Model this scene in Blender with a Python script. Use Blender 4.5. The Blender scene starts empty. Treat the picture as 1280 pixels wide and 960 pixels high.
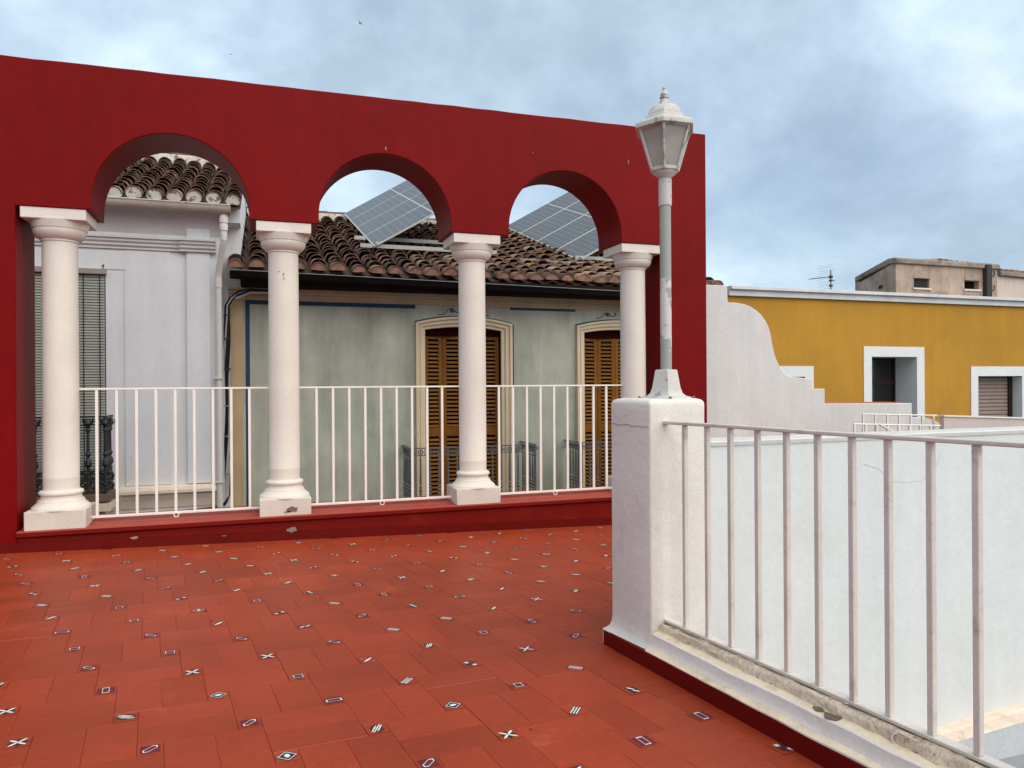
import bpy, bmesh, math, random
from mathutils import Vector, Matrix, noise
random.seed(7)
R = math.radians
scene = bpy.context.scene
scene.unit_settings.scale_length = 0.7          # one unit is about 0.7 m
col = scene.collection

# ------------------------------------------------------------------ camera
YAW, ROLL = R(18.84), R(0.36)
fw = Vector((math.sin(YAW), math.cos(YAW), 0))
rt0 = Vector((math.cos(YAW), -math.sin(YAW), 0)); up0 = Vector((0, 0, 1))
rt = rt0*math.cos(ROLL) - up0*math.sin(ROLL)
up = up0*math.cos(ROLL) + rt0*math.sin(ROLL)
cam = bpy.data.objects.new('camera', bpy.data.cameras.new('camera'))
M = Matrix((rt, up, -fw)).transposed().to_4x4(); M.translation = Vector((0, 0, 1.5))
cam.matrix_world = M
cam.data.sensor_width = 36; cam.data.lens = 36*924/1280
cam.data.clip_start = 0.05; cam.data.clip_end = 2000
col.objects.link(cam); scene.camera = cam

# ------------------------------------------------------------------ light
SUN = Vector((0.32, -0.66, 0.80)).normalized()
sun = bpy.data.objects.new('sun', bpy.data.lights.new('sun', 'SUN'))
sun.data.energy = 1.5; sun.data.angle = R(85); sun.data.color = (1.0, 0.91, 0.79)
sun.rotation_mode = 'QUATERNION'; sun.rotation_quaternion = SUN.to_track_quat('Z', 'Y')
col.objects.link(sun)
scene.view_settings.view_transform = 'Standard'; scene.view_settings.look = 'None'
scene.view_settings.exposure = 1.2; scene.view_settings.gamma = 1.0

def N(nt, typ, ins=None, **kw):
    n = nt.nodes.new(typ)
    for k, v in kw.items(): setattr(n, k, v)
    for k, v in (ins or {}).items():
        if hasattr(v, 'is_output'): nt.links.new(v, n.inputs[k])
        else: n.inputs[k].default_value = v
    return n
def c4(c): return (c[0], c[1], c[2], 1)
def ramp(nt, fac, stops, interp='LINEAR'):
    n = N(nt, 'ShaderNodeValToRGB', {'Fac': fac}); r = n.color_ramp; r.interpolation = interp
    while len(r.elements) < len(stops): r.elements.new(0.5)
    for e, (p, c) in zip(r.elements, stops):
        e.position = p; e.color = c4(c) if hasattr(c, '__len__') else (c, c, c, 1)
    return n.outputs['Color']
def mixc(nt, fac, a, b, mode='MIX'):
    n = nt.nodes.new('ShaderNodeMix'); n.data_type = 'RGBA'; n.blend_type = mode
    for i, v in ((0, fac), (6, a), (7, b)):
        if hasattr(v, 'is_output'): nt.links.new(v, n.inputs[i])
        elif i == 0: n.inputs[0].default_value = v
        else: n.inputs[i].default_value = c4(v)
    return n.outputs[2]
def math_(nt, op, a, b=0.0, clamp=False):
    n = nt.nodes.new('ShaderNodeMath'); n.operation = op; n.use_clamp = clamp
    for i, v in ((0, a), (1, b)):
        if hasattr(v, 'is_output'): nt.links.new(v, n.inputs[i])
        else: n.inputs[i].default_value = v
    return n.outputs[0]

w = bpy.data.worlds.new('World'); scene.world = w; w.use_nodes = True
nt = w.node_tree; nt.nodes.clear()
sky = N(nt, 'ShaderNodeTexSky', sky_type='NISHITA', sun_disc=False,
        sun_elevation=math.asin(SUN.z), sun_rotation=math.atan2(SUN.x, SUN.y), altitude=50, air_density=1.0, dust_density=1.5)
tc = N(nt, 'ShaderNodeTexCoord')
sep = N(nt, 'ShaderNodeSeparateXYZ', {0: tc.outputs['Generated']})
zz = math_(nt, 'ADD', math_(nt, 'MAXIMUM', sep.outputs[2], 0.0), 0.55)
px = math_(nt, 'DIVIDE', sep.outputs[0], zz); py = math_(nt, 'DIVIDE', sep.outputs[1], zz)
cv = N(nt, 'ShaderNodeCombineXYZ', {0: px, 1: py, 2: 6.6})
n1 = N(nt, 'ShaderNodeTexNoise', {'Vector': cv.outputs[0], 'Scale': 2.2, 'Detail': 9.0, 'Roughness': 0.5, 'Distortion': 0.2})
cv2 = N(nt, 'ShaderNodeVectorMath', {0: cv.outputs[0], 1: (20.3, 3.7, 0.4)}, operation='ADD')
n2 = N(nt, 'ShaderNodeTexNoise', {'Vector': cv2.outputs[0], 'Scale': 2.8, 'Detail': 10.0, 'Roughness': 0.6, 'Distortion': 0.15})
cloud = ramp(nt, n2.outputs[0], [(0.34, (0.315, 0.405, 0.50)), (0.46, (0.39, 0.50, 0.61)), (0.55, (0.475, 0.60, 0.70)), (0.68, (0.64, 0.745, 0.81))])
mask = ramp(nt, n1.outputs[0], [(0.33, 0.55), (0.55, 1.0)])
blue = N(nt, 'ShaderNodeVectorMath', {0: sky.outputs[0], 'Scale': 0.09}, operation='SCALE')
skyc = mixc(nt, mask, blue.outputs[0], cloud)
bg = N(nt, 'ShaderNodeBackground', {'Color': skyc, 'Strength': 0.66})
out = N(nt, 'ShaderNodeOutputWorld', {'Surface': bg.outputs[0]})

# ------------------------------------------------------------------ materials
def mat(name, c, rough=0.8, var=0.12, scale=1.5, bump=0.15, bscale=40, streak=0.0, stain=None, stain_amt=(0.55, 0.7),
        stain_scale=3.0, spec=0.12, metal=0.0, fine=0.06, rand=0.0, dist=0.01):
    m = bpy.data.materials.new(name); m.use_nodes = True
    nt = m.node_tree; b = nt.nodes['Principled BSDF']
    geo = N(nt, 'ShaderNodeNewGeometry'); P = geo.outputs['Position']
    a = N(nt, 'ShaderNodeTexNoise', {'Vector': P, 'Scale': scale, 'Detail': 6.0, 'Roughness': 0.6})
    v1 = ramp(nt, a.outputs[0], [(0.3, 1-var), (0.7, 1+var)])
    f = N(nt, 'ShaderNodeTexNoise', {'Vector': P, 'Scale': scale*22, 'Detail': 3.0})
    v2 = ramp(nt, f.outputs[0], [(0.3, 1-fine), (0.7, 1+fine)])
    cc = mixc(nt, 1.0, c, v1, 'MULTIPLY'); cc = mixc(nt, 1.0, cc, v2, 'MULTIPLY')
    if streak:
        mp = N(nt, 'ShaderNodeVectorMath', {0: P, 1: (3.2, 3.2, 0.32)}, operation='MULTIPLY')
        s = N(nt, 'ShaderNodeTexNoise', {'Vector': mp.outputs[0], 'Scale': 1.6, 'Detail': 7.0, 'Roughness': 0.62})
        cc = mixc(nt, 1.0, cc, ramp(nt, s.outputs[0], [(0.32, 1-streak), (0.68, 1+streak)]), 'MULTIPLY')
    if stain:
        s = N(nt, 'ShaderNodeTexNoise', {'Vector': P, 'Scale': stain_scale, 'Detail': 9.0, 'Roughness': 0.68})
        cc = mixc(nt, ramp(nt, s.outputs[0], [(stain_amt[0], 0.0), (stain_amt[1], 1.0)]), cc, stain)
    if rand:
        oi = N(nt, 'ShaderNodeObjectInfo')
        cc = mixc(nt, 1.0, cc, ramp(nt, oi.outputs['Random'], [(0, 1-rand), (1, 1+rand)]), 'MULTIPLY')
    nt.links.new(cc, b.inputs['Base Color'])
    b.inputs['Roughness'].default_value = rough; b.inputs['Metallic'].default_value = metal
    b.inputs['Specular IOR Level'].default_value = spec
    if bump:
        h = N(nt, 'ShaderNodeTexNoise', {'Vector': P, 'Scale': bscale, 'Detail': 6.0, 'Roughness': 0.6})
        h2 = N(nt, 'ShaderNodeTexNoise', {'Vector': P, 'Scale': bscale*0.14, 'Detail': 3.0})
        h3 = N(nt, 'ShaderNodeTexNoise', {'Vector': P, 'Scale': bscale*0.045, 'Detail': 2.0})
        hh = math_(nt, 'ADD', h.outputs[0], math_(nt, 'ADD', math_(nt, 'MULTIPLY', h2.outputs[0], 1.8), math_(nt, 'MULTIPLY', h3.outputs[0], 3.5)))
        bn = N(nt, 'ShaderNodeBump', {'Strength': bump, 'Distance': dist, 'Height': hh})
        nt.links.new(bn.outputs[0], b.inputs['Normal'])
    return m

def tile_mat(name, island=False):
    m = bpy.data.materials.new(name); m.use_nodes = True
    nt = m.node_tree; b = nt.nodes['Principled BSDF']
    geo = N(nt, 'ShaderNodeNewGeometry'); P = geo.outputs['Position']
    if island: rnd = geo.outputs['Random Per Island']
    else: rnd = N(nt, 'ShaderNodeObjectInfo').outputs['Random']
    sp = N(nt, 'ShaderNodeSeparateXYZ', {0: P})
    t = math_(nt, 'MULTIPLY', math_(nt, 'SUBTRACT', sp.outputs[0], 1.5), 0.075, True)
    t = math_(nt, 'MINIMUM', t, 0.22)
    v = math_(nt, 'ADD', math_(nt, 'MULTIPLY', rnd, 0.72), t)
    base = ramp(nt, v, [(0.0, (0.065, 0.039, 0.028)), (0.30, (0.125, 0.072, 0.050)), (0.52, (0.19, 0.108, 0.072)), (0.68, (0.26, 0.150, 0.098)),
                        (0.80, (0.34, 0.225, 0.15)), (0.88, (0.44, 0.34, 0.245)), (0.92, (0.40, 0.20, 0.06)), (1.0, (0.48, 0.36, 0.25))])
    n = N(nt, 'ShaderNodeTexNoise', {'Vector': P, 'Scale': 9.0, 'Detail': 8.0, 'Roughness': 0.7})
    base = mixc(nt, ramp(nt, n.outputs[0], [(0.46, 0.0), (0.66, 0.8)]), base, (0.035, 0.028, 0.024))
    n3 = N(nt, 'ShaderNodeTexNoise', {'Vector': P, 'Scale': 14.0, 'Detail': 6.0, 'Roughness': 0.7})
    base = mixc(nt, ramp(nt, n3.outputs[0], [(0.58, 0.0), (0.72, 0.6)]), base, (0.30, 0.26, 0.20))
    nt.links.new(base, b.inputs['Base Color']); b.inputs['Roughness'].default_value = 0.9
    b.inputs['Specular IOR Level'].default_value = 0.2
    h = N(nt, 'ShaderNodeTexNoise', {'Vector': P, 'Scale': 45.0, 'Detail': 5.0})
    nt.links.new(N(nt, 'ShaderNodeBump', {'Strength': 0.4, 'Distance': 0.02, 'Height': h.outputs[0]}).outputs[0], b.inputs['Normal'])
    return m

def floor_mat(name, c):
    m = mat(name, c, rough=0.45, var=0.13, scale=1.3, bump=0.14, bscale=50, fine=0.08, rand=0.095, spec=0.13, stain=(0.36, 0.085, 0.045), stain_amt=(0.60, 0.82), stain_scale=2.6, dist=0.006)
    return m

Mt = {}
Mt['red_wall'] = mat('red wall paint', (0.172, 0.0030, 0.0036), 0.45, 0.12, 0.8, 0.22, 14, fine=0.05, spec=0.07, streak=0.06, stain=(0.140, 0.0025, 0.003), stain_amt=(0.46, 0.72), stain_scale=1.6)
Mt['red_ledge'] = mat('red ledge paint', (0.31, 0.058, 0.040), 0.5, 0.10, 2.5, 0.18, 45, stain=(0.26, 0.03, 0.02), stain_amt=(0.5, 0.75))
Mt['red_face'] = mat('red kerb paint', (0.155, 0.0055, 0.003), 0.5, 0.12, 3, 0.15, 40, stain=(0.22, 0.015, 0.007), stain_amt=(0.56, 0.75), spec=0.12)
Mt['red_skirt'] = mat('dark red skirting', (0.115, 0.004, 0.0022), 0.4, 0.10, 4, 0.08, 40, spec=0.15)
Mt['floor'] = floor_mat('red floor paint', (0.275, 0.0390, 0.0140))
Mt['floor_edge'] = mat('worn tile edge', (0.37, 0.085, 0.045), 0.6, 0.1, 5, 0.1)
Mt['grout'] = mat('floor joint', (0.20, 0.036, 0.018), 0.8, 0.2, 5, 0.2)
Mt['motif_white'] = mat('white motif', (0.66, 0.65, 0.59), 0.6, 0.15, 30, 0.0)
Mt['motif_dark'] = mat('dark motif', (0.035, 0.028, 0.030), 0.5, 0.25, 30, 0.0)
Mt['motif_plum'] = mat('plum motif', (0.12, 0.018, 0.026), 0.5, 0.2, 30, 0.0)
Mt['column'] = mat('cream column paint', (0.665, 0.605, 0.53), 0.6, 0.05, 2.2, 0.12, 40, fine=0.03, streak=0.03)
Mt['plinth'] = mat('cream plinth paint', (0.60, 0.53, 0.46), 0.7, 0.08, 4, 0.35, 30, stain=(0.46, 0.38, 0.30), stain_amt=(0.64, 0.72), stain_scale=5)
Mt['white_wall'] = mat('white lime wall', (0.68, 0.67, 0.65), 0.8, 0.05, 0.9, 0.3, 22, fine=0.03, streak=0.05)
Mt['pillar'] = mat('white pillar paint', (0.66, 0.615, 0.565), 0.75, 0.06, 2.6, 0.36, 20, fine=0.04, stain=(0.55, 0.48, 0.42), stain_amt=(0.58, 0.78), stain_scale=2.4, dist=0.012)
Mt['patio_wall'] = mat('pale patio wall', (0.60, 0.605, 0.595), 0.8, 0.06, 1.3, 0.36, 16, fine=0.02, streak=0.035, stain=(0.54, 0.535, 0.515), stain_amt=(0.52, 0.75), stain_scale=1.3)
Mt['cream_sill'] = mat('peeling cream sill', (0.72, 0.585, 0.43), 0.85, 0.12, 5, 0.5, 30, stain=(0.44, 0.33, 0.22), stain_amt=(0.56, 0.72), stain_scale=6, dist=0.015)
Mt['mortar'] = mat('rough mortar', (0.70, 0.58, 0.44), 0.9, 0.15, 9, 1.0, 36, stain=(0.22, 0.15, 0.10), stain_amt=(0.60, 0.66), stain_scale=10, dist=0.03)
Mt['chip'] = mat('bare mortar patch', (0.17, 0.125, 0.09), 0.9, 0.25, 20, 0.6, 60)
Mt['chip_grey'] = mat('bare grey patch', (0.24, 0.20, 0.15), 0.9, 0.25, 20, 0.6, 60)
Mt['metal'] = mat('white painted metal', (0.60, 0.54, 0.485), 0.45, 0.08, 5, 0.10, 60, spec=0.3, stain=(0.42, 0.33, 0.27), stain_amt=(0.58, 0.72), stain_scale=7)
Mt['metal_warm'] = mat('cream painted metal', (0.76, 0.70, 0.63), 0.45, 0.05, 5, 0.05, 60, spec=0.4)
Mt['lamp'] = mat('chipped lamp paint', (0.50, 0.47, 0.435), 0.5, 0.08, 6, 0.2, 50, stain=(0.30, 0.30, 0.27), stain_amt=(0.58, 0.595), stain_scale=9)
Mt['lamp_pole'] = mat('worn lamp pole paint', (0.56, 0.53, 0.49), 0.5, 0.08, 6, 0.2, 50, stain=(0.31, 0.32, 0.29), stain_amt=(0.49, 0.505), stain_scale=3.4)
Mt['white_house'] = mat('white facade', (0.71, 0.71, 0.72), 0.85, 0.06, 0.8, 0.25, 20, fine=0.02, streak=0.04)
Mt['white_trim'] = mat('white stucco trim', (0.62, 0.60, 0.59), 0.8, 0.07, 2, 0.2, 30)
Mt['sill_bright'] = mat('bright sill', (0.74, 0.64, 0.52), 0.8, 0.08, 3, 0.2, 30)
Mt['gutter_white'] = mat('old white gutter', (0.52, 0.45, 0.39), 0.6, 0.15, 3, 0.1, 30, stain=(0.36, 0.29, 0.24), stain_amt=(0.5, 0.75))
Mt['pvc'] = mat('white plastic pipe', (0.62, 0.58, 0.55), 0.4, 0.05, 3, 0.03, 30)
Mt['lime'] = mat('flaking white mortar', (0.58, 0.55, 0.50), 0.9, 0.1, 6, 0.5, 40, stain=(0.20, 0.15, 0.12), stain_amt=(0.54, 0.60), stain_scale=8)
Mt['pink_end'] = mat('terracotta mortar', (0.34, 0.18, 0.135), 0.9, 0.2, 8, 0.4, 40, stain=(0.16, 0.10, 0.075), stain_amt=(0.48, 0.68), stain_scale=9)
Mt['tile'] = tile_mat('old roof tile'); Mt['tile_joined'] = tile_mat('old roof tile joined', True)
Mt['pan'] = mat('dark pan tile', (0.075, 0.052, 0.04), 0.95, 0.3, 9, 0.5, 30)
Mt['green_wall'] = mat('grey green facade', (0.40, 0.405, 0.335), 0.85, 0.16, 1.7, 0.2, 24, fine=0.04, streak=0.15, stain=(0.47, 0.44, 0.39), stain_amt=(0.54, 0.78), stain_scale=1.6)
Mt['tan'] = mat('tan stucco', (0.47, 0.345, 0.21), 0.8, 0.08, 3, 0.2, 30, streak=0.05)
Mt['tan_frame'] = mat('cream door frame', (0.66, 0.54, 0.38), 0.75, 0.06, 3, 0.15, 30)
Mt['blue'] = mat('blue border paint', (0.025, 0.062, 0.105), 0.7, 0.12, 6, 0.1)
Mt['black'] = mat('black gutter', (0.008, 0.0065, 0.006), 0.7, 0.2, 4, 0.05, spec=0.06)
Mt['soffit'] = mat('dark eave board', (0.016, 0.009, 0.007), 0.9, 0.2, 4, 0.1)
Mt['rim'] = mat('grey gutter rim', (0.20, 0.20, 0.20), 0.5, 0.2, 4, 0.0)
Mt['scroll'] = mat('dark scroll paint', (0.06, 0.065, 0.07), 0.8, 0.2, 8, 0.0)
Mt['wood'] = mat('brown shutter wood', (0.19, 0.074, 0.010), 0.5, 0.18, 6, 0.15, 40, streak=0.12)
Mt['wood_slat'] = mat('brown slat wood', (0.235, 0.10, 0.024), 0.55, 0.15, 6, 0.1, 40)
Mt['maroon'] = mat('maroon transom', (0.022, 0.002, 0.0015), 0.8, 0.15, 6, 0.1, spec=0.03)
Mt['hole'] = mat('dark interior', (0.010, 0.008, 0.008), 0.9, 0.1, 6, 0.0, spec=0.03)
Mt['iron_grey'] = mat('grey cast iron', (0.115, 0.117, 0.118), 0.5, 0.2, 12, 0.2, 60, spec=0.5)
Mt['iron_black'] = mat('black cast iron', (0.016, 0.016, 0.018), 0.5, 0.2, 12, 0.2, 60, spec=0.5)
Mt['blind'] = mat('grey green blind slat', (0.34, 0.345, 0.305), 0.6, 0.08, 5, 0.0)
Mt['blind_box'] = mat('blind box', (0.33, 0.28, 0.26), 0.7, 0.08, 5, 0.05)
Mt['brown_slab'] = mat('brown slab edge', (0.20, 0.12, 0.10), 0.8, 0.1, 5, 0.1)
Mt['yellow'] = mat('ochre facade', (0.45, 0.228, 0.033), 0.85, 0.07, 0.7, 0.2, 24, fine=0.02, streak=0.05, stain=(0.37, 0.20, 0.035), stain_amt=(0.48, 0.72), stain_scale=0.9)
Mt['yw_white'] = mat('white surround', (0.68, 0.69, 0.68), 0.8, 0.04, 2, 0.1)
Mt['coping'] = mat('grey white coping', (0.60, 0.60, 0.60), 0.85, 0.10, 2, 0.2, 30, streak=0.05, stain=(0.28, 0.27, 0.25), stain_amt=(0.62, 0.75), stain_scale=6)
Mt['roller'] = mat('brown roller shutter', (0.27, 0.20, 0.175), 0.5, 0.08, 4, 0.0)
Mt['glass'] = mat('dark window glass', (0.012, 0.010, 0.010), 0.12, 0.1, 3, 0.0, spec=0.6)
Mt['brown_frame'] = mat('dark brown frame', (0.035, 0.018, 0.014), 0.5, 0.1, 5, 0.0)
Mt['scallop'] = mat('lime washed parapet', (0.575, 0.555, 0.535), 0.85, 0.05, 1.4, 0.25, 22, fine=0.03, streak=0.06, stain=(0.53, 0.47, 0.42), stain_amt=(0.54, 0.80), stain_scale=1.4)
Mt['terracotta'] = mat('terracotta cap', (0.42, 0.14, 0.09), 0.8, 0.1, 5, 0.1)
Mt['pink_wall'] = mat('pinkish wall', (0.53, 0.46, 0.42), 0.85, 0.06, 3, 0.2, 30)
Mt['shed'] = mat('weathered shed plaster', (0.40, 0.31, 0.26), 0.9, 0.25, 1.3, 0.5, 14, streak=0.16, stain=(0.20, 0.185, 0.165), stain_amt=(0.48, 0.70), stain_scale=1.6)
Mt['shed_roof'] = mat('mouldy concrete edge', (0.27, 0.23, 0.20), 0.9, 0.25, 2, 0.5, 14, stain=(0.10, 0.095, 0.09), stain_amt=(0.52, 0.68), stain_scale=2.5)
Mt['shed_pale'] = mat('pale shed wall', (0.58, 0.49, 0.42), 0.9, 0.12, 1.2, 0.3, 20, streak=0.10)
Mt['pipe_dark'] = mat('dark pipe', (0.045, 0.045, 0.042), 0.6, 0.15, 5, 0.1)
Mt['antenna'] = mat('grey antenna metal', (0.16, 0.165, 0.17), 0.5, 0.1, 5, 0.0)
Mt['alu'] = mat('aluminium rail', (0.30, 0.30, 0.29), 0.4, 0.08, 4, 0.0, metal=0.4)
Mt['alu_frame'] = mat('white panel frame', (0.55, 0.55, 0.53), 0.4, 0.05, 4, 0.0)
Mt['cable_black'] = mat('black cable', (0.014, 0.014, 0.015), 0.5, 0.1, 5, 0.0)
Mt['cable_grey'] = mat('grey cable', (0.36, 0.36, 0.36), 0.5, 0.1, 5, 0.0)
Mt['bird'] = mat('dark feathers', (0.03, 0.03, 0.035), 0.8, 0.1, 5, 0.0)
Mt['street'] = mat('street asphalt', (0.055, 0.055, 0.055), 0.9, 0.15, 2, 0.3)
Mt['patio_floor'] = mat('grey patio floor', (0.25, 0.26, 0.265), 0.7, 0.1, 1.5, 0.15)
Mt['ledge_grey'] = mat('grey ledge front', (0.48, 0.49, 0.51), 0.8, 0.05, 2, 0.1, streak=0.06)
Mt['ledge_cream'] = mat('cream ledge top', (0.66, 0.55, 0.45), 0.85, 0.12, 5, 0.5, 30, stain=(0.42, 0.29, 0.21), stain_amt=(0.56, 0.70), stain_scale=7)

def glass_mat():
    m = bpy.data.materials.new('frosted lamp glass'); m.use_nodes = True
    nt = m.node_tree; b = nt.nodes['Principled BSDF']
    P = N(nt, 'ShaderNodeNewGeometry').outputs['Position']
    n = N(nt, 'ShaderNodeTexNoise', {'Vector': P, 'Scale': 14.0, 'Detail': 4.0})
    nt.links.new(ramp(nt, n.outputs[0], [(0.3, (0.66, 0.62, 0.56)), (0.7, (0.80, 0.77, 0.70))]), b.inputs['Base Color'])
    b.inputs['Roughness'].default_value = 0.4; b.inputs['Transmission Weight'].default_value = 0.7
    return m
Mt['lamp_glass'] = glass_mat()
def pv_mat(l, m_, wdt, lng):
    m = bpy.data.materials.new('solar cells'); m.use_nodes = True
    nt = m.node_tree; b = nt.nodes['Principled BSDF']
    uv = N(nt, 'ShaderNodeUVMap')
    br = N(nt, 'ShaderNodeTexBrick', {'Vector': uv.outputs[0], 'Color1': c4((0.085, 0.087, 0.088)), 'Color2': c4((0.075, 0.078, 0.080)), 'Mortar': c4((0.20, 0.203, 0.205)),
            'Scale': 1.0, 'Mortar Size': 0.05, 'Mortar Smooth': 0.1, 'Brick Width': 1.0, 'Row Height': 1.0}, offset=0.0)
    nt.links.new(br.outputs['Color'], b.inputs['Base Color'])
    b.inputs['Roughness'].default_value = 0.35; b.inputs['Specular IOR Level'].default_value = 0.4
    return m
Mt['pv'] = pv_mat(0, 0, 0, 0)

# ------------------------------------------------------------------ builders
class MB:
    def __init__(s): s.v = []; s.f = []; s.m = []; s.uv = {}
    def add(s, vs, fs, mi=0):
        o = len(s.v); s.v += [tuple(x) for x in vs]
        for f in fs: s.f.append([o+i for i in f]); s.m.append(mi)
    def box(s, x0, x1, y0, y1, z0, z1, mi=0):
        s.obox((x0, y0, z0), (x1-x0, 0, 0), (0, y1-y0, 0), (0, 0, z1-z0), mi)
    def obox(s, o, a, b, c, mi=0):
        o, a, b, c = Vector(o), Vector(a), Vector(b), Vector(c)
        vs = [o, o+a, o+a+b, o+b, o+c, o+a+c, o+a+b+c, o+b+c]
        s.add(vs, [(0, 3, 2, 1), (4, 5, 6, 7), (0, 1, 5, 4), (1, 2, 6, 5), (2, 3, 7, 6), (3, 0, 4, 7)], mi)
    def prism(s, poly, f0, f1, mi=0):      # poly list of 2d, f0/f1 map 2d -> 3d
        n = len(poly)
        vs = [f0(*p) for p in poly] + [f1(*p) for p in poly]
        s.add(vs, [list(range(n))[::-1], [n+i for i in range(n)]] + [(i, (i+1) % n, n+(i+1) % n, n+i) for i in range(n)], mi)
    def lathe(s, prof, o=(0, 0, 0), seg=24, mi=0, rot=0.0, axis=None, caps=True):
        o = Vector(o); n = len(prof); vs = []
        q = Vector((0, 0, 1)).rotation_difference(Vector(axis)) if axis else None
        for r, z in prof:
            for k in range(seg):
                a = rot+2*math.pi*k/seg; p = Vector((r*math.cos(a), r*math.sin(a), z))
                if q: p.rotate(q)
                vs.append(o+p)
        fs = [(i*seg+k, i*seg+(k+1) % seg, (i+1)*seg+(k+1) % seg, (i+1)*seg+k) for i in range(n-1) for k in range(seg)]
        if caps: fs += [list(range(seg))[::-1], [(n-1)*seg+k for k in range(seg)]]
        s.add(vs, fs, mi)
    def tube(s, pts, r, seg=8, mi=0, closed=False):
        pts = [Vector(p) for p in pts]; n = len(pts); vs = []; prev = None
        for i, p in enumerate(pts):
            a = pts[(i-1) % n] if (i or closed) else p; b = pts[(i+1) % n] if (i < n-1 or closed) else p
            t = (b-a).normalized()
            if prev is None: u = t.orthogonal().normalized()
            else:
                u = (prev-t*prev.dot(t))
                u = u.normalized() if u.length > 1e-6 else t.orthogonal().normalized()
            prev = u; v = t.cross(u); rr = r[i] if hasattr(r, '__len__') else r
            for k in range(seg):
                an = 2*math.pi*k/seg; vs.append(p+u*(rr*math.cos(an))+v*(rr*math.sin(an)))
        m = n if closed else n-1
        fs = [(i*seg+k, i*seg+(k+1) % seg, ((i+1) % n)*seg+(k+1) % seg, ((i+1) % n)*seg+k) for i in range(m) for k in range(seg)]
        if not closed: fs += [list(range(seg))[::-1], [(n-1)*seg+k for k in range(seg)]]
        s.add(vs, fs, mi)
    def mesh(s, name, mats, smooth=False, angle=35):
        me = bpy.data.meshes.new(name); me.from_pydata(s.v, [], s.f)
        for m in (mats if isinstance(mats, (list, tuple)) else [mats]): me.materials.append(m)
        me.polygons.foreach_set('material_index', s.m)
        bm = bmesh.new(); bm.from_mesh(me); bmesh.ops.recalc_face_normals(bm, faces=bm.faces); bm.to_mesh(me); bm.free()
        if smooth:
            me.polygons.foreach_set('use_smooth', [True]*len(me.polygons)); me.set_sharp_from_angle(angle=R(angle))
        me.update(); return me
    def build(s, name, mats, parent=None, smooth=False, bevel=0, segs=2, angle=35):
        return link(name, s.mesh(name, mats, smooth, angle), parent, bevel, segs)
def link(name, me, parent=None, bevel=0, segs=2, loc=None):
    o = bpy.data.objects.new(name, me); col.objects.link(o)
    if parent:
        o.parent = parent
        if parent.type == 'EMPTY': o.matrix_parent_inverse = Matrix.Translation(-parent.location)
    if loc is not None: o.location = loc
    if bevel:
        b = o.modifiers.new('bevel', 'BEVEL'); b.width = bevel; b.segments = segs; b.limit_method = 'ANGLE'; b.angle_limit = R(30)
        if segs > 1:
            o.data.polygons.foreach_set('use_smooth', [True]*len(o.data.polygons)); o.data.set_sharp_from_angle(angle=R(50)); b.harden_normals = False
    return o
def thing(name, label, cat, loc=(0, 0, 0), group=None):
    o = bpy.data.objects.new(name, None); o.empty_display_size = 0.2; o.location = loc; col.objects.link(o)
    return tag(o, label, cat, group)
def tag(o, label, cat, group=None):
    o['label'] = label; o['category'] = cat
    if group: o['group'] = group
    return o
def B(): return MB()
def arc(cx, cz, r, a0, a1, n): return [(cx+r*math.cos(R(a0+(a1-a0)*i/n)), cz+r*math.sin(R(a0+(a1-a0)*i/n))) for i in range(n+1)]
def XZ(y): return lambda x, z: (x, y, z)
def blob(n, r, sx=1, sy=1, seed=0):
    rr = random.Random(seed)
    return [(sx*r*(0.6+0.6*rr.random())*math.cos(2*math.pi*k/n), sy*r*(0.6+0.6*rr.random())*math.sin(2*math.pi*k/n)) for k in range(n)]

# ------------------------------------------------------------------ terrace floor
def fz(x, y): return -0.025*(x+2.1)-0.03*(y-7.787)
PA = Vector((1.837, 3.798, 0)); pd = Vector((-0.0902, 0.9959, 0)); pq = Vector((0.9959, 0.0902, 0))   # right parapet: foot of its skirting, its direction, outward
def pp(al, q, z): v = PA+pd*al+pq*q; return (v.x, v.y, z)
edge = [(-6, -2.0), tuple((PA+pd*(-5.85)+pq*0.1)[:2]), tuple((PA+pq*0.1)[:2]), (2.35, 3.85), (7.2, 3.85), (7.2, 7.86), (-6, 7.86)]
b = B(); b.prism(edge, lambda x, y: (x, y, fz(x, y)-0.004), lambda x, y: (x, y, fz(x, y)-0.3))
terrace = b.build('terrace_floor', Mt['grout']); terrace['kind'] = 'structure'

def clip(poly, a, c, d):    # keep a*x+c*y<=d
    o = []
    for i in range(len(poly)):
        p, q = poly[i], poly[(i+1) % len(poly)]; fp = a*p[0]+c*p[1]-d; fq = a*q[0]+c*q[1]-d
        if fp <= 0: o.append(p)
        if (fp < 0) != (fq < 0) and fp != fq:
            t = fp/(fp-fq); o.append((p[0]+(q[0]-p[0])*t, p[1]+(q[1]-p[1])*t))
    return o
LAT, ANG = 0.3856, R(21.18); LO = Vector((-0.409, 3.158))
phi = math.atan(0.25); TA, TB = LAT*math.cos(phi), LAT*math.sin(phi)
e1 = Vector((math.cos(ANG-phi), math.sin(ANG-phi))); e2 = Vector((-e1.y, e1.x))
vj = Vector((math.cos(ANG), math.sin(ANG)))*LAT; vi = Vector((-vj.y, vj.x))
camp = Vector((0, 0, 1.5))
def seen(c, mg=0.35):
    d = Vector((c.x, c.y, fz(c.x, c.y)))-camp; z = d.dot(fw)
    if z < 0.8: return None
    u = d.dot(rt)/z*924; v = -d.dot(up)/z*924
    if abs(u) > 640+mg*924/z or v > 480+mg*924/z: return None
    return z
tiles = []; ins = []
G = 0.0009
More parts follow.
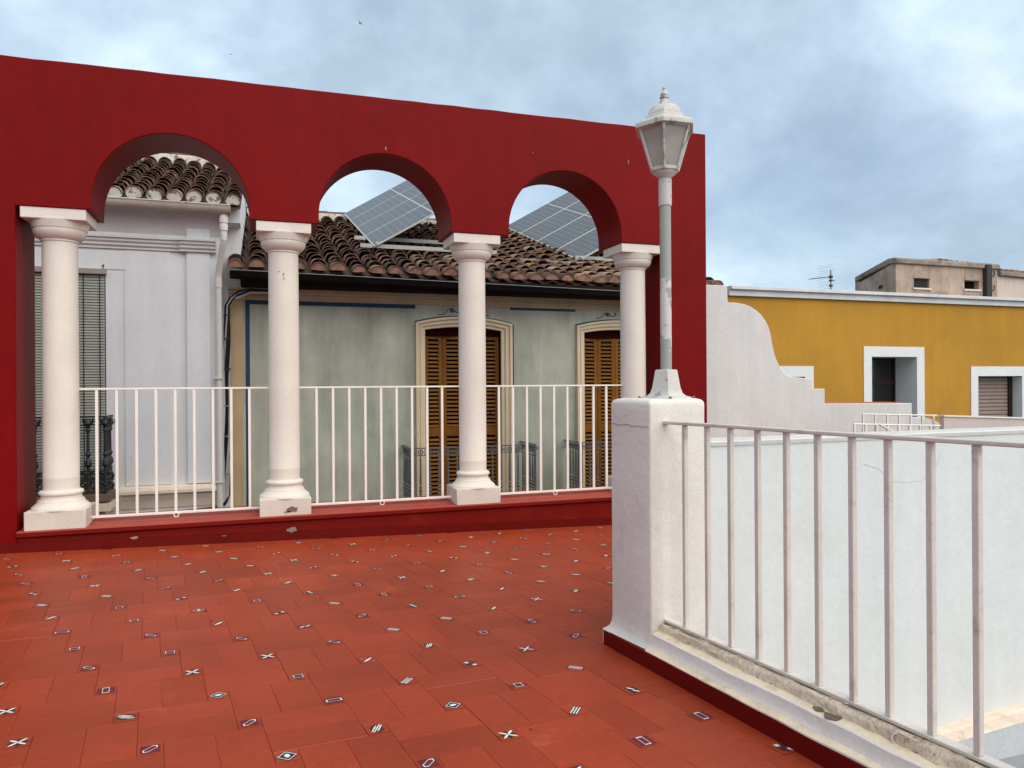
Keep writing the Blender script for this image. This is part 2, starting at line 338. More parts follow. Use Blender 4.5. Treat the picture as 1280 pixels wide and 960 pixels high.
for i in range(-30, 31):
    for j in range(-30, 31):
        c = LO+vj*j+vi*i
        cs = [c+e1*(sx*(TB/2-0.001))+e2*(sy*(TB/2-0.001)) for sx, sy in ((-1, -1), (1, -1), (1, 1), (-1, 1))]
        ins.append((c, cs))
        # large square: sits to the upper right of the insert
        o = c+e1*(TB/2)+e2*(TB/2-TA)          # lower left corner of the square to the right of the insert
        if (i+j) % 2 == 0: halves = [(0, .5, 0, 1), (.5, 1, 0, 1)]
        else: halves = [(0, 1, 0, .5), (0, 1, .5, 1)]
        for a0, a1, b0, b1 in halves:
            q = [o+e1*(TA*a)+e2*(TA*bb) for a, bb in ((a0, b0), (a1, b0), (a1, b1), (a0, b1))]
            m = sum(q, Vector((0, 0)))/4
            q = [p+(m-p).normalized()*G*1.2 for p in q]
            tiles.append((m, q))
def inside(c): return -5.6 < c.x < 5.2 and 0.9 < c.y < 8.0
def trim(q):
    q = [tuple(p) for p in q]
    q = clip(q, 0, 1, 7.83)
    if not q: return q
    # right of the parapet line (only south of the pillar) or behind the patio wall
    my = sum(p[1] for p in q)/len(q)
    nx, ny = pq.x, pq.y; d = nx*PA.x+ny*PA.y+0.08
    if max(nx*p[0]+ny*p[1] for p in q) > d:
        if my < 3.80: q = clip(q, nx, ny, d)
    return q
vis = []
for m, q in tiles:
    if not inside(m): continue
    z = seen(m)
    if z is None:
        z = seen(m, 2.2)
        if z is None: continue
        z += 100          # just outside the picture: joined with the far ones
    if m.x > 3.9 or (m.x > 2.2 and m.y < 3.9): continue
    q2 = trim(q)
    if len(q2) >= 3: vis.append((z, m, q2))
vis.sort(key=lambda t: t[0])
def tile_bm(b, q, m, j=0.0, tx=0.0, ty=0.0):
    worn = [1 if random.random() < 0.08 else 0 for _ in q]
    top = [(x, y, fz(x, y)+j+tx*(x-m.x)+ty*(y-m.y)) for x, y in q]
    bot = [(x, y, fz(x, y)-0.02) for x, y in q]
    n = len(q); ins_ = [Vector(p)+(Vector((m.x, m.y, p[2]))-Vector(p)).normalized()*0.0035 for p in top]
    low = [(p[0], p[1], p[2]-0.0012) for p in top]
    vs = [tuple(p) for p in ins_]+low+bot
    b.add(vs, [list(range(n))], 0)
    o = len(b.v)-3*n
    for k in range(n):
        k2 = (k+1) % n
        b.f.append([o+k, o+n+k, o+n+k2, o+k2]); b.m.append(worn[k])
        b.f.append([o+n+k, o+2*n+k, o+2*n+k2, o+n+k2]); b.m.append(0)
far = B()
for idx, (z, m, q) in enumerate(vis):
    b = B() if idx < 298 else far
    tile_bm(b, q, m, random.uniform(-0.0005, 0.0005), random.uniform(-.003, .003), random.uniform(-.003, .003))
    if idx < 298: b.build('tile', [Mt['floor'], Mt['floor_edge']], terrace)
if far.v:
    o = far.build('distant_tiles', [Mt['floor'], Mt['floor_edge']], terrace); o['kind'] = 'stuff'
# insert motifs in the unit square
def ring(poly, t):
    cx = sum(p[0] for p in poly)/len(poly); cy = sum(p[1] for p in poly)/len(poly)
    inn = [(cx+(p[0]-cx)*(1-t), cy+(p[1]-cy)*(1-t)) for p in poly]
    return [[poly[k], poly[(k+1) % len(poly)], inn[(k+1) % len(poly)], inn[k]] for k in range(len(poly))], inn
def rot(poly, a): return [(x*math.cos(a)-y*math.sin(a), x*math.sin(a)+y*math.cos(a)) for x, y in poly]
def shift(poly, dx, dy): return [(x+dx, y+dy) for x, y in poly]
def rect(w_, h): return [(-w_, -h), (w_, -h), (w_, h), (-w_, h)]
def leaf(l, w_): return [(-l, 0), (-l*.4, -w_), (l*.4, -w_*.9), (l, 0), (l*.4, w_), (-l*.4, w_*.9)]
def motifs():
    L = []
    W_, D, Pm = 1, 2, 3
    a, inn = ring(rect(.24, .27), .15); L.append([(rect(.47, .16), Pm, .0006), (rect(.28, .31), D, .001), (inn, Pm, .0016)]+[(p, W_, .002) for p in a])
    L.append([(leaf(.47, .16), D, .0006), (rot(leaf(.47, .16), math.pi/2), D, .0008)]+[(shift(rot(leaf(.27, .062), math.pi/4+k*math.pi/2), .24*math.cos(k*math.pi/2+math.pi/4), .24*math.sin(k*math.pi/2+math.pi/4)), W_, .0016) for k in range(4)])
    L.append([(rot(rect(.52, .2), math.pi/4), D, .0006)]+[(shift(rot(rect(.42, .034), math.pi/4), s*-.1, s*.1), W_, .0014) for s in (-1, 0, 1)])
    h = rot([(-.42, 0), (-.28, -.15), (.28, -.15), (.42, 0), (.28, .15), (-.28, .15)], math.pi/4)
    a, inn = ring(h, .18); L.append([(rect(.4, .4), Pm, .0006), (inn, Pm, .0010)]+[(p, W_, .0016) for p in a])
    fl = []
    for s in (-1, 1):
        for k in range(4): fl.append((shift(rot(leaf(.19, .036), k*math.pi/4), s*.24, s*.16), W_, .0014+k*.0002))
    L.append([(rot(rect(.3, .3), .0), D, .0006), (rect(.42, .12), Pm, .0008)]+fl)
    L.append([(leaf(.5, .3), D, .0006)]+[(shift(rot(leaf(.4, .04), -math.pi/6), s*.02, s*.13), W_, .0014) for s in (-1, 0, 1)]+[(shift(rect(.05, .05), s*.3, -s*.2), W_, .0014) for s in (-1, 1)])
    L.append([(rect(.42, .3), D, .0006)]+[(shift(rot(leaf(.26, .075), math.pi/5), s*.2, s*.05), W_, .0014) for s in (-1, 1)])
    a, inn = ring(rect(.4, .17), .16); L.append([(rect(.44, .42), Pm, .0006), (inn, Pm, .0012)]+[(p, W_, .0016) for p in a])
    a, inn = ring(rot(rect(.3, .3), math.pi/4), .12); L.append([(rot(rect(.36, .36), math.pi/4), D, .0006), (inn, D, .001), (leaf(.2, .12), W_, .0018)]+[(p, W_, .0014) for p in a])
    L.append([(rot(rect(.45, .12), math.pi/4), D, .0006), (rot(leaf(.48, .09), math.pi/4), W_, .0014), (shift(rect(.03, .03), -.3, .3), W_, .0014), (shift(rect(.03, .03), .3, -.3), W_, .0014)])
    return L
mots = motifs(); ms = []
for mo in mots:
    b = B(); h = TB/2-0.0015
    b.add([(-h, -h, 0), (h, -h, 0), (h, h, 0), (-h, h, 0), (-h, -h, -.02), (h, -h, -.02), (h, h, -.02), (-h, h, -.02)],
          [(0, 1, 2, 3), (0, 4, 5, 1), (1, 5, 6, 2), (2, 6, 7, 3), (3, 7, 4, 0)], 0)
    for poly, mi, z in mo: b.add([(x*TB*.94, y*TB*.94, z) for x, y in poly], [list(range(len(poly)))], mi)
    me = bpy.data.meshes.new('tile_insert'); me.from_pydata(b.v, [], b.f)
    for k in ('floor', 'motif_white', 'motif_dark', 'motif_plum'): me.materials.append(Mt[k])
    me.polygons.foreach_set('material_index', b.m); me.update()
    ms.append(me)
cnt = 0; far_i = B()
nrm = Vector((0.025, 0.03, 1)).normalized()
vins = sorted([(z, c) for c, q in ins if inside(c) for z in [seen(c, 0.1) or (seen(c, 2.2) and 100)] if z], key=lambda t: t[0])
for z, c in vins:
    if c.x > 3.9 or (c.x > 2.2 and c.y < 3.9) or c.y > 7.72: continue
    if c.y < 3.8 and pq.x*c.x+pq.y*c.y > pq.x*PA.x+pq.y*PA.y+0.07: continue
    rz = math.atan2(e1.y, e1.x)+random.choice((0, 1, 2, 3))*math.pi/2
    Mx = Matrix.Translation((c.x, c.y, fz(c.x, c.y)+0.0005)) @ Vector((0, 0, 1)).rotation_difference(nrm).to_matrix().to_4x4() @ Matrix.Rotation(rz, 4, 'Z')
    me = random.choice(ms)
    if z < 100:
        o = link('tile_insert', me, terrace); o.matrix_local = Mx; cnt += 1
    else:
        oo = len(far_i.v); far_i.v += [tuple(Mx @ v.co) for v in me.vertices]
        for p in me.polygons: far_i.f.append([oo+i for i in p.vertices]); far_i.m.append(p.material_index)

if far_i.v:
    me = bpy.data.meshes.new('distant_inserts'); me.from_pydata(far_i.v, [], far_i.f)
    for k in ('floor', 'motif_white', 'motif_dark', 'motif_plum'): me.materials.append(Mt[k])
    me.polygons.foreach_set('material_index', far_i.m); me.update()
    o = link('distant_inserts', me, terrace); o['kind'] = 'stuff'
b = B(); rr_ = random.Random(11)
for k in range(9):
    x, y = rr_.uniform(-2.2, 1.9), rr_.uniform(2.4, 7.4); r = rr_.uniform(.004, .010); z = fz(x, y)
    b.lathe([(r, -0.002), (r*.8, .004), (r*.3, .007)], (x, y, z), 6)
o = b.build('debris', Mt['motif_dark']); o['kind'] = 'stuff'

# ------------------------------------------------------------------ red arcade
arcade = thing('arcade', 'deep red wall with three round arches carried on cream columns along the terrace', 'arcade', (1.5, 8.1, 0))
YF, YK = 7.787, 8.41
out_ = [(-6, -4), (-2.09, -4), (-2.09, 3.15), (-1.479, 3.15)]
for cx in (-0.783, 1.276, 3.329):
    out_ += [(cx-0.694, 3.15)]+arc(cx, 3.235, 0.694, 180, 0, 40)+[(cx+0.694, 3.15)]
out_ = [p for k, p in enumerate(out_) if k == 0 or (abs(p[0]-out_[k-1][0])+abs(p[1]-out_[k-1][1])) > 0.003]
out_ += [(4.60, 3.15), (4.60, -4), (5.178, -4), (5.178, 4.54)]
out_ += [(5.1-0.22*k, 4.54-0.0055*0.22*k+0.007*noise.noise((k*.9, 2.2, 0))+0.005*noise.noise((k*2.3, 5, 0))) for k in range(50)]+[(-6, 4.48)]
b = B(); b.prism(out_, XZ(YF), XZ(YK)); b.build('wall', Mt['red_wall'], arcade, bevel=0.008, segs=2)
b = B()
prof = [(7.787, -4), (7.787, 0.125), (7.752, 0.140), (7.752, 0.180), (7.760, 0.188), (7.94, 0.190), (7.945, 0.200), (8.46, 0.205), (8.46, -4)]
b.prism(prof, lambda y, z: (-2.088, y, z), lambda y, z: (4.598, y, z))
for k, f in enumerate(b.f): b.m[k] = 0 if (max(b.v[i][2] for i in f) > 0.185 and min(b.v[i][2] for i in f) > 0.1) else 1
b.build('ledge', [Mt['red_ledge'], Mt['red_face']], arcade, bevel=0.004)
b = B()
sk = [(-6, 7.772), (5.178, 7.772), (5.178, 7.80), (-6, 7.80)]
vs = [(x, y, fz(x, y)-0.1) for x, y in sk]+[(x, y, fz(x, y)+(0.088 if y < 7.79 else 0.096)) for x, y in sk]
b.add(vs, [(0, 1, 2, 3), (4, 5, 6, 7), (0, 1, 5, 4), (1, 2, 6, 5), (2, 3, 7, 6), (3, 0, 4, 7)])
b.build('skirting', Mt['red_skirt'], arcade)
def chips(parent, spots, m, plane, name='chipped_patch'):
    for k, (u, v, r, sx, sy) in enumerate(spots):
        b = B(); poly = shift(blob(11, r, sx, sy, seed=k*13+int(u*100)), u, v)
        b.prism(poly, lambda a, c: plane(a, c, 0.004), lambda a, c: plane(a, c, -0.002)); b.build(name, m, parent)
chips(arcade, [(-1.13, 0.068, 0.022, 1.6, .7), (0.30, 0.045, 0.036, 1.8, .75), (-0.34, 0.03, 0.012, 2.2, .5)], Mt['chip_grey'], lambda a, c, o: (a, 7.771-o, c))
chips(arcade, [(1.27, 3.985, .018, .5, 1.3), (4.12, 4.10, .02, .4, 1.6), (2.92, 4.10, .006, 1, 1)], Mt['chip_grey'], lambda a, c, o: (a, 7.7855-o*.5, c))
CX = (-1.790, 0.240, 2.270, 4.300); CY = 8.035
shaft = [(0.155, 0.53), (0.151, 0.55), (0.1535, 0.64), (0.1535, 0.652), (0.152, 0.655), (0.153, 1.2), (0.152, 2.0), (0.149, 2.868)]
basep = [(0.25, 0.355), (0.245, 0.372), (0.228, 0.388), (0.205, 0.408), (0.195, 0.425), (0.192, 0.436), (0.180, 0.442), (0.172, 0.458), (0.171, 0.475), (0.177, 0.483), (0.186, 0.492), (0.188, 0.503), (0.184, 0.515), (0.176, 0.522), (0.160, 0.526), (0.155, 0.532)]
capp = [(0.149, 2.862), (0.158, 2.868), (0.160, 2.876), (0.158, 2.884), (0.178, 2.893), (0.200, 2.912), (0.216, 2.935), (0.224, 2.960), (0.225, 2.972), (0.221, 2.975), (0.221, 2.980), (0.230, 2.984), (0.234, 3.000), (0.246, 3.030), (0.252, 3.052)]
def column(cx, parent):
    b = B(); b.lathe(shaft, (cx, CY, 0), 40)
    sh = b.build('column', Mt['column'], parent, smooth=True, angle=30)
    b = B(); b.box(cx-0.250, cx+0.250, CY-0.238, CY+0.235, 0.180, 0.358); b.build('plinth', Mt['plinth'], sh, bevel=0.007)
    b = B(); b.lathe(basep, (cx, CY, 0), 40); b.build('base_moulding', Mt['column'], sh, smooth=True, angle=28)
    b = B(); b.lathe(capp, (cx, CY, 0), 40); b.build('capital', Mt['column'], sh, smooth=True, angle=28)
    b = B(); b.box(cx-0.266, cx+0.266, CY-0.236, CY+0.262, 3.047, 3.1495); b.build('abacus', Mt['column'], sh, bevel=0.006)
    return sh
cols = [column(x, arcade) for x in CX]
chips(cols[1], [(0.31, 0.245, 0.045, 1.5, .7), (0.255, 0.225, 0.02, 1.8, .5)], Mt['chip'], lambda a, c, o: (a, CY-0.2385-o, c))
chips(cols[1], [(0.19, 2.66, 0.007, 1, 1), (0.235, 2.63, 0.008, .7, 2), (0.24, 2.59, 0.007, .6, 2)], Mt['chip'], lambda a, c, o: (a, CY-math.sqrt(max(.0001, .1515**2-(a-CX[1])**2))-o*.5, c))

# white railings between the columns
def railing(x0, x1, bars, label):
    t = thing('railing', label, 'railing', ((x0+x1)/2, 8.045, 0.2), 'white railings between the arcade columns')
    b = B(); b.box(x0-0.105, x1+0.105, 8.03, 8.06, 1.468, 1.486); b.build('top_rail', Mt['metal_warm'], t, bevel=0.003)
    b = B(); b.box(x0, x1, 8.03, 8.06, 0.232, 0.256); b.build('bottom_rail', Mt['metal_warm'], t, bevel=0.003)
    for x in bars:
        b = B(); b.box(x-0.0120, x+0.0120, 8.033, 8.057, 0.256, 1.468); b.build('bar', Mt['metal_warm'], t)
    xm = bars[len(bars)//2]
    b = B(); b.tube([(xm+0.004+0.022*math.cos(a*.4488), 8.028, 0.222+0.022*math.sin(a*.4488)) for a in range(14)], 0.006, 6, closed=True); b.build('ring', Mt['metal_warm'], t, smooth=True)
    return t
railing(CX[0]+0.25, CX[1]-0.25, [-1.49+0.1735*k for k in range(9)], 'white railing between the first and second column, before the white house')
railing(CX[1]+0.25, CX[2]-0.25, [0.566+0.1692*k for k in range(9)], 'white railing under the middle arch, before the grey green wall')
railing(CX[2]+0.25, CX[3]-0.25, [2.585+0.1692*k for k in range(9)], 'white railing under the right arch, ending behind the lamp pillar')

# ------------------------------------------------------------------ right parapet with pillar
par = thing('parapet', 'low white parapet with a square rough pillar at its end, dark red skirting', 'parapet', tuple(PA))
NEAR = -4.2
def tilt(al): return -0.03*al*0.9956+0.00226*al      # the parapet follows the floor
b = B()
prof = [(0.002, 0.085), (0.004, 0.105), (0.020, 0.112), (0.033, 0.128), (0.041, 0.145), (0.045, 0.168), (0.047, 0.182), (0.056, 0.189), (0.10, 0.196), (0.176, 0.20), (0.176, -3), (0.002, -3)]
K = 70
for k in range(K+1):
    al = -0.40+(NEAR+0.40)*k/K
    for q, z in prof:
        wv = 0.004*noise.noise((al*5, q*9, z*7)) if z > 0 else 0
        b.v.append(pp(al, q+wv, z+tilt(al)*(1.1 if z < .12 else .85)+wv*1.0 if z > 0 else z))
n = len(prof)
for k in range(K):
    for i in range(n):
        i2 = (i+1) % n
        b.f.append([k*n+i, k*n+i2, (k+1)*n+i2, (k+1)*n+i]); b.m.append(1 if i in (7, 8, 1, 2) else 0)
b.f.append(list(range(n))); b.m.append(0)
b.build('wall', [Mt['pillar'], Mt['cream_sill']], par, smooth=True, angle=40)
b = B()
for al0, al1 in ((0.005, NEAR),):
    vs = []
    for al in (al0, al1):
        for q, z in ((-0.0, -0.1), (-0.0, 0.079), (0.006, 0.084), (0.08, 0.084), (0.08, -0.1)):
            vs.append(pp(al, q, z+0.021+tilt(al)-0.0))
    b.add(vs, [(0, 1, 6, 5), (1, 2, 7, 6), (2, 3, 8, 7), (3, 4, 9, 8), (0, 4, 3, 2, 1), (5, 6, 7, 8, 9)])
b.build('skirting', Mt['red_skirt'], par)
# rough mortar bead below the rail
b = B(); K = 110; prof = 9
for k in range(K+1):
    al = -0.40+(NEAR+0.40)*k/K
    for i in range(prof):
        a = math.pi*i/(prof-1); r = 0.026+0.014*noise.noise((al*9, i*.7, 3.1))+0.012*noise.noise((al*27, i*1.3, 7))
        b.v.append(pp(al, 0.132-math.cos(a)*(r+0.014), 0.203+tilt(al)*0.98+math.sin(a)*r*1.05 if 0 < i < prof-1 else 0.19+tilt(al)*.85))
for k in range(K):
    for i in range(prof-1): b.f.append([k*prof+i, k*prof+i+1, (k+1)*prof+i+1, (k+1)*prof+i]); b.m.append(0)
b.build('mortar_bead', Mt['mortar'], par, smooth=True, angle=60)
chips(par, [(-1.475, 0.075, 0.022, 1.3, .7), (-1.545, 0.072, 0.034, 1.2, .75), (-1.03, 0.105, 0.018, 1.4, .6), (-1.12, 0.107, 0.024, 1.3, .55), (-1.31, 0.115, 0.016, 1.8, .5), (-1.20, 0.10, 0.011, 1, .8), (-2.1, 0.085, 0.02, 1.5, .7)], Mt['chip'],
      lambda a, c, o: pp(a, c, 0.1905+(c-.056)*.155+tilt(a)*.85+o*.5))
# pillar, with a cove at its foot and a rounded top
b = B(); NS = 14
rings = []
def pillar_ring(z, grow, rnd):
    pts = []
    x0, x1, y0, y1 = 0.045-grow, 0.402+min(grow, .0), -0.398-min(grow, 0), -0.012+grow
    for cxx, cyy, a0 in ((x1-rnd, y1-rnd, 0), (x0+rnd, y1-rnd, 90), (x0+rnd, y0+rnd, 180), (x1-rnd, y0+rnd, 270)):
        for k in range(4): a = R(a0+30*k); pts.append((cxx+rnd*math.cos(a), cyy+rnd*math.sin(a)))
    return pts
levels = [(-3, .0, .012), (0.085, 0.040, .012), (0.105, 0.041, .012), (0.115, 0.026, .012), (0.130, 0.013, .012), (0.155, 0.004, .012)]
levels += [(0.2+0.095*k, 0.0, .012) for k in range(13)]
levels += [(1.385, 0.000, .012), (1.399, -0.003, .014), (1.408, -0.010, .018), (1.413, -0.022, .024), (1.416, -0.045, .034)]
for z, g, rd in levels:
    vs = []
    for q, al in pillar_ring(z, g, rd):
        wv = 0.0045*noise.noise((q*6, al*6, z*4))+0.003*noise.noise((q*15, al*15, z*15)) if z > 0.16 else 0
        if z > 1.35: wv *= 1.3
        vs.append(pp(al+wv, q+wv, z+(wv if z > 1.36 else 0)))
    rings.append(vs)
n = len(rings[0]); b.v = [p for r in rings for p in r]
for k in range(len(rings)-1):
    for i in range(n): b.f.append([k*n+i, k*n+(i+1) % n, (k+1)*n+(i+1) % n, (k+1)*n+i]); b.m.append(0)
b.f.append([(len(rings)-1)*n+i for i in range(n)]); b.m.append(0)
b.build('pillar', Mt['pillar'], par, smooth=True, angle=40)
# crack lines
def crack(parent, pts, r=0.0016): 
    b = B(); b.tube(pts, r, 5); b.build('crack', Mt['chip'], parent)
crack(par, [pp(al, 0.0425+0.003*noise.noise((0.05*6, al*6, 1.27*4)), 1.272+0.02*noise.noise((al*14, 1, 0))+0.012*noise.noise((al*40, 4, 0))) for al in [-0.02-0.016*k for k in range(24)]], 0.0012)

# right railing
rail = thing('railing', 'large white railing in the right foreground, from the lamp pillar to the camera side', 'railing', tuple(PA+pd*-1.5), 'terrace railings')
def rl(al, dq, z): return pp(al, 0.145+dq, z+tilt(al)*(0.913-(z-0.25)*0.631))
def bar_along(b, al0, al1, q0, q1, z0, z1, K=14, wob=0.0):
    vs = []
    for k in range(K+1):
        al = al0+(al1-al0)*k/K; s = wob*math.sin(k*1.1)
        for q, z in ((q0, z0), (q1, z0), (q1, z1), (q0, z1)): vs.append(rl(al, q, z+s))
    fs = [(k*4+i, k*4+(i+1) % 4, k*4+4+(i+1) % 4, k*4+4+i) for k in range(K) for i in range(4)]+[(3, 2, 1, 0), tuple(K*4+i for i in range(4))]
    b.add(vs, fs)
b = B(); bar_along(b, -0.385, NEAR, -0.022, 0.014, 1.281, 1.298, wob=0.0015); b.build('top_rail', Mt['metal'], rail, bevel=0.004)
b = B(); bar_along(b, -0.385, NEAR, -0.020, 0.027, 0.238, 0.2527); b.build('bottom_rail', Mt['metal'], rail, bevel=0.003)
for k in range(22):
    al = (-.5586, -.7334, -.8993, -1.0768, -1.2473, -1.4145, -1.5808, -1.7375, -1.9027, -2.0632)[k] if k < 10 else -2.0632-0.167*(k-9)
    if al < NEAR+0.05: break
    b = B(); dq, dl = 0.0115, 0.0115; vs = []
    for z in (0.2527, 1.281):
        for q, l in ((-dq, -dl), (dq, -dl), (dq, dl), (-dq, dl)):
            p = Vector(rl(al+l, q, z)); vs.append(p)
    b.add(vs, [(0, 3, 2, 1), (4, 5, 6, 7), (0, 1, 5, 4), (1, 2, 6, 5), (2, 3, 7, 6), (3, 0, 4, 7)])
    b.build('bar', Mt['metal'], rail, bevel=0.002, segs=1)
b = B()
rc = Vector(rl(-1.80, -0.030, 0.206)); ax = Vector((-0.80, -0.58, 0.05)).normalized()
b.lathe([(0.024, -0.02), (0.024, 0.02), (0.018, 0.02), (0.018, -0.02), (0.024, -0.02)], rc, 18, axis=ax, caps=False); b.build('ring', Mt['metal'], rail, smooth=True)

# ------------------------------------------------------------------ street lamp on the pillar
LC = PA+pd*-0.205+pq*0.289
lamp = thing('street_lamp', 'white lantern on a short peeling pole standing on the terrace pillar', 'street lamp', (LC.x, LC.y, 1.405))
ang0 = math.atan2(-LC.y, -LC.x)
def sq_ring(b, levels, mi=0, seg=4, rot_=0.0):
    vs = []
    for z, r in levels:
        for k in range(seg): a = rot_+2*math.pi*k/seg; vs.append((LC.x+r*math.cos(a), LC.y+r*math.sin(a), z))
    n = len(levels); fs = [(i*seg+k, i*seg+(k+1) % seg, (i+1)*seg+(k+1) % seg, (i+1)*seg+k) for i in range(n-1) for k in range(seg)]
    fs += [tuple(range(seg))[::-1], tuple((n-1)*seg+k for k in range(seg))]
    b.add(vs, fs, mi)
b = B(); sq_ring(b, [(1.400, 0.148), (1.421, 0.143), (1.428, 0.112), (1.443, 0.092), (1.475, 0.080), (1.568, 0.063), (1.575, 0.059)], rot_=ang0+R(8)); b.build('base', Mt['lamp'], lamp, bevel=0.004)
b = B(); b.lathe([(0.031, 1.56), (0.031, 2.50)], (LC.x, LC.y, 0), 20); b.build('pole', Mt['lamp_pole'], lamp, smooth=True)
b = B(); b.lathe([(0.032, 2.483), (0.036, 2.488), (0.036, 2.632), (0.029, 2.636), (0.029, 2.648)], (LC.x, LC.y, 0), 20); b.build('sleeve', Mt['lamp'], lamp, smooth=True)
b = B(); b.lathe([(0.029, 2.634), (0.036, 2.642), (0.058, 2.660), (0.066, 2.674), (0.066, 2.678)], (LC.x, LC.y, 0), 20); b.build('cup', Mt['lamp'], lamp, smooth=True)
H6 = ang0+R(-2)
def hv(r, z, k): a = H6+k*math.pi/3; return Vector((LC.x+r*math.cos(a), LC.y+r*math.sin(a), z))
b = B()
sq_ring(b, [(2.674, 0.074), (2.678, 0.083), (2.694, 0.083), (2.698, 0.074)], seg=6, rot_=H6)
for k in range(6): b.tube([hv(0.081, 2.686, k), hv(0.155, 2.915, k)], 0.0080, 6)
for k in range(6): b.tube([hv(0.150, 2.904, k), hv(0.150, 2.904, k+1)], 0.009, 6)
b.build('lantern_frame', Mt['lamp'], lamp)
for k in range(6):
    b = B(); p = [hv(0.077, 2.690, k), hv(0.077, 2.690, k+1), hv(0.147, 2.905, k+1), hv(0.147, 2.905, k)]
    c = sum(p, Vector())/4; nn = (Vector((LC.x, LC.y, c.z))-c).normalized()*0.003
    b.add(p+[q+nn for q in p], [(0, 1, 2, 3), (7, 6, 5, 4), (0, 4, 5, 1), (1, 5, 6, 2), (2, 6, 7, 3), (3, 7, 4, 0)])
    b.build('pane', Mt['lamp_glass'], lamp)
b = B(); sq_ring(b, [(2.902, 0.160), (2.903, 0.178), (2.928, 0.178), (2.936, 0.168), (2.958, 0.120), (2.963, 0.116), (2.974, 0.113), (2.980, 0.106)], seg=6, rot_=H6)
b.build('lantern_roof', Mt['lamp'], lamp, bevel=0.003)
b = B(); b.lathe([(0.104, 2.978), (0.101, 2.992), (0.090, 3.016), (0.070, 3.036), (0.048, 3.047), (0.036, 3.052)], (LC.x, LC.y, 0), 6, rot=H6); b.build('dome', Mt['lamp'], lamp, smooth=True, angle=50)
b = B(); b.lathe([(0.036, 3.050), (0.031, 3.062), (0.021, 3.076), (0.019, 3.082), (0.025, 3.086), (0.026, 3.094), (0.020, 3.098), (0.023, 3.104), (0.018, 3.118), (0.010, 3.128), (0.009, 3.132), (0.012, 3.138), (0.011, 3.146), (0.004, 3.151)], (LC.x, LC.y, 0), 16); b.build('finial', Mt['lamp'], lamp, smooth=True, angle=45)
for k in range(4):
    a = ang0+R(8)+k*math.pi/2; c = (LC.x+0.15*math.cos(a), LC.y+0.15*math.sin(a), 1.41)
    b = B(); b.lathe([(0.009, 0), (0.009, 0.014), (0.005, 0.018)], c, 6); b.build('bolt', Mt['chip'], lamp)

# ------------------------------------------------------------------ patio wall beyond the right railing
pw = thing('patio_wall', 'long plain pale wall of the sunken patio behind the right railing', 'wall', (4.5, 3.8, 0))
b = B(); b.box(2.30, 9.0, 3.72, 3.90, -3, 1.135); b.build('wall', Mt['patio_wall'], pw)
b = B(); x = 2.28
vs = []; K = 60
for k in range(K+1):
    xx = 2.28+(9.0-2.28)*k/K; d = 0.004*noise.noise((xx*4, 0, 0))
    for y, z in ((3.712+d, 1.128), (3.708+d, 1.150), (3.725+d, 1.158+d), (3.905, 1.160-d), (3.912, 1.128)): vs.append((xx, y, z+0.003*(xx-2.46)))
fs = [(k*5+i, k*5+(i+1) % 5, k*5+5+(i+1) % 5, k*5+5+i) for k in range(K) for i in range(5)]
b.add(vs, fs); b.build('coping', Mt['scallop'], pw)
b = B(); vs = []
for k in range(K+1):
    xx = 2.3+(9.0-2.3)*k/K; d = 0.006*noise.noise((xx*5, 2, 0)); zt = -0.79+0.06*(xx-4.4)
    for y, z in ((3.72, zt+0.02+d), (3.675, zt+0.012+d), (3.66, zt), (3.575+d*.6, zt-0.004), (3.57, zt-0.012)): vs.append((xx, y, z))
b.add(vs, [(k*5+i, k*5+i+1, k*5+6+i, k*5+5+i) for k in range(K) for i in range(4)]); b.build('ledge_top', Mt['ledge_cream'], pw)
b = B(); b.prism([(2.3, -3), (9.0, -3), (9.0, -0.526), (2.3, -0.928)], XZ(3.572), XZ(3.719)); b.build('ledge', Mt['ledge_grey'], pw)
b = B(); b.tube([(4.385, 3.566, -0.80), (4.385, 3.566, -1.3)], 0.003, 5); b.build('crack', Mt['chip'], pw)
def flatcrack(parent, pts, y): 
    b = B(); b.tube([(x, y, z) for x, z in pts], 0.0016, 4); b.build('crack', Mt['ledge_grey'], parent)
flatcrack(pw, [(3.62, .98), (3.75, .94), (3.84, .86), (3.95, .845), (4.1, .85), (4.22, .93), (4.27, 1.02)], 3.7195)
b = B(); b.box(2.2, 9, -3, 3.6, -1.2, -0.99); o = b.build('patio_floor', Mt['patio_floor']); o['kind'] = 'structure'
b = B(); b.box(-60, 80, -40, 120, -4.6, -4.5); o = b.build('street', Mt['street']); o['kind'] = 'structure'

# ------------------------------------------------------------------ scalloped parapet and stair walls beyond
sc = thing('scalloped_wall', 'white parapet wall with a swooping curved top and small steps, right of the arcade', 'wall', (6.5, 8.1, 0))
pts = [(5.17, -4), (5.17, 2.733), (5.626, 2.733), (5.634, 2.520)]
cur = [(5.75, 2.518), (5.877, 2.505), (5.975, 2.478), (6.059, 2.435), (6.14, 2.375), (6.206, 2.300), (6.25, 2.225), (6.28, 2.145), (6.302, 2.03), (6.328, 1.922), (6.355, 1.84), (6.389, 1.768), (6.42, 1.71), (6.451, 1.664), (6.49, 1.625), (6.539, 1.592), (6.59, 1.575), (6.641, 1.568), (6.743, 1.560), (6.84, 1.55), (6.937, 1.540)]
pts += cur+[(6.937, 1.411), (7.146, 1.410), (7.146, 1.213), (8.655, 1.195), (8.655, -4)]
b = B(); b.prism(pts, XZ(8.0), XZ(8.3)); b.build('wall', Mt['scallop'], sc, bevel=0.008)
b = B(); b.prism([(7.15, 1.2135), (8.45, 1.198), (8.45, 1.212), (7.15, 1.227)], XZ(8.03), XZ(8.29)); b.build('cap', Mt['terracotta'], sc)
sw = thing('stair_wall', 'low white wall with a rounded scroll end, below the ochre house', 'wall', (9.2, 8.35, 0))
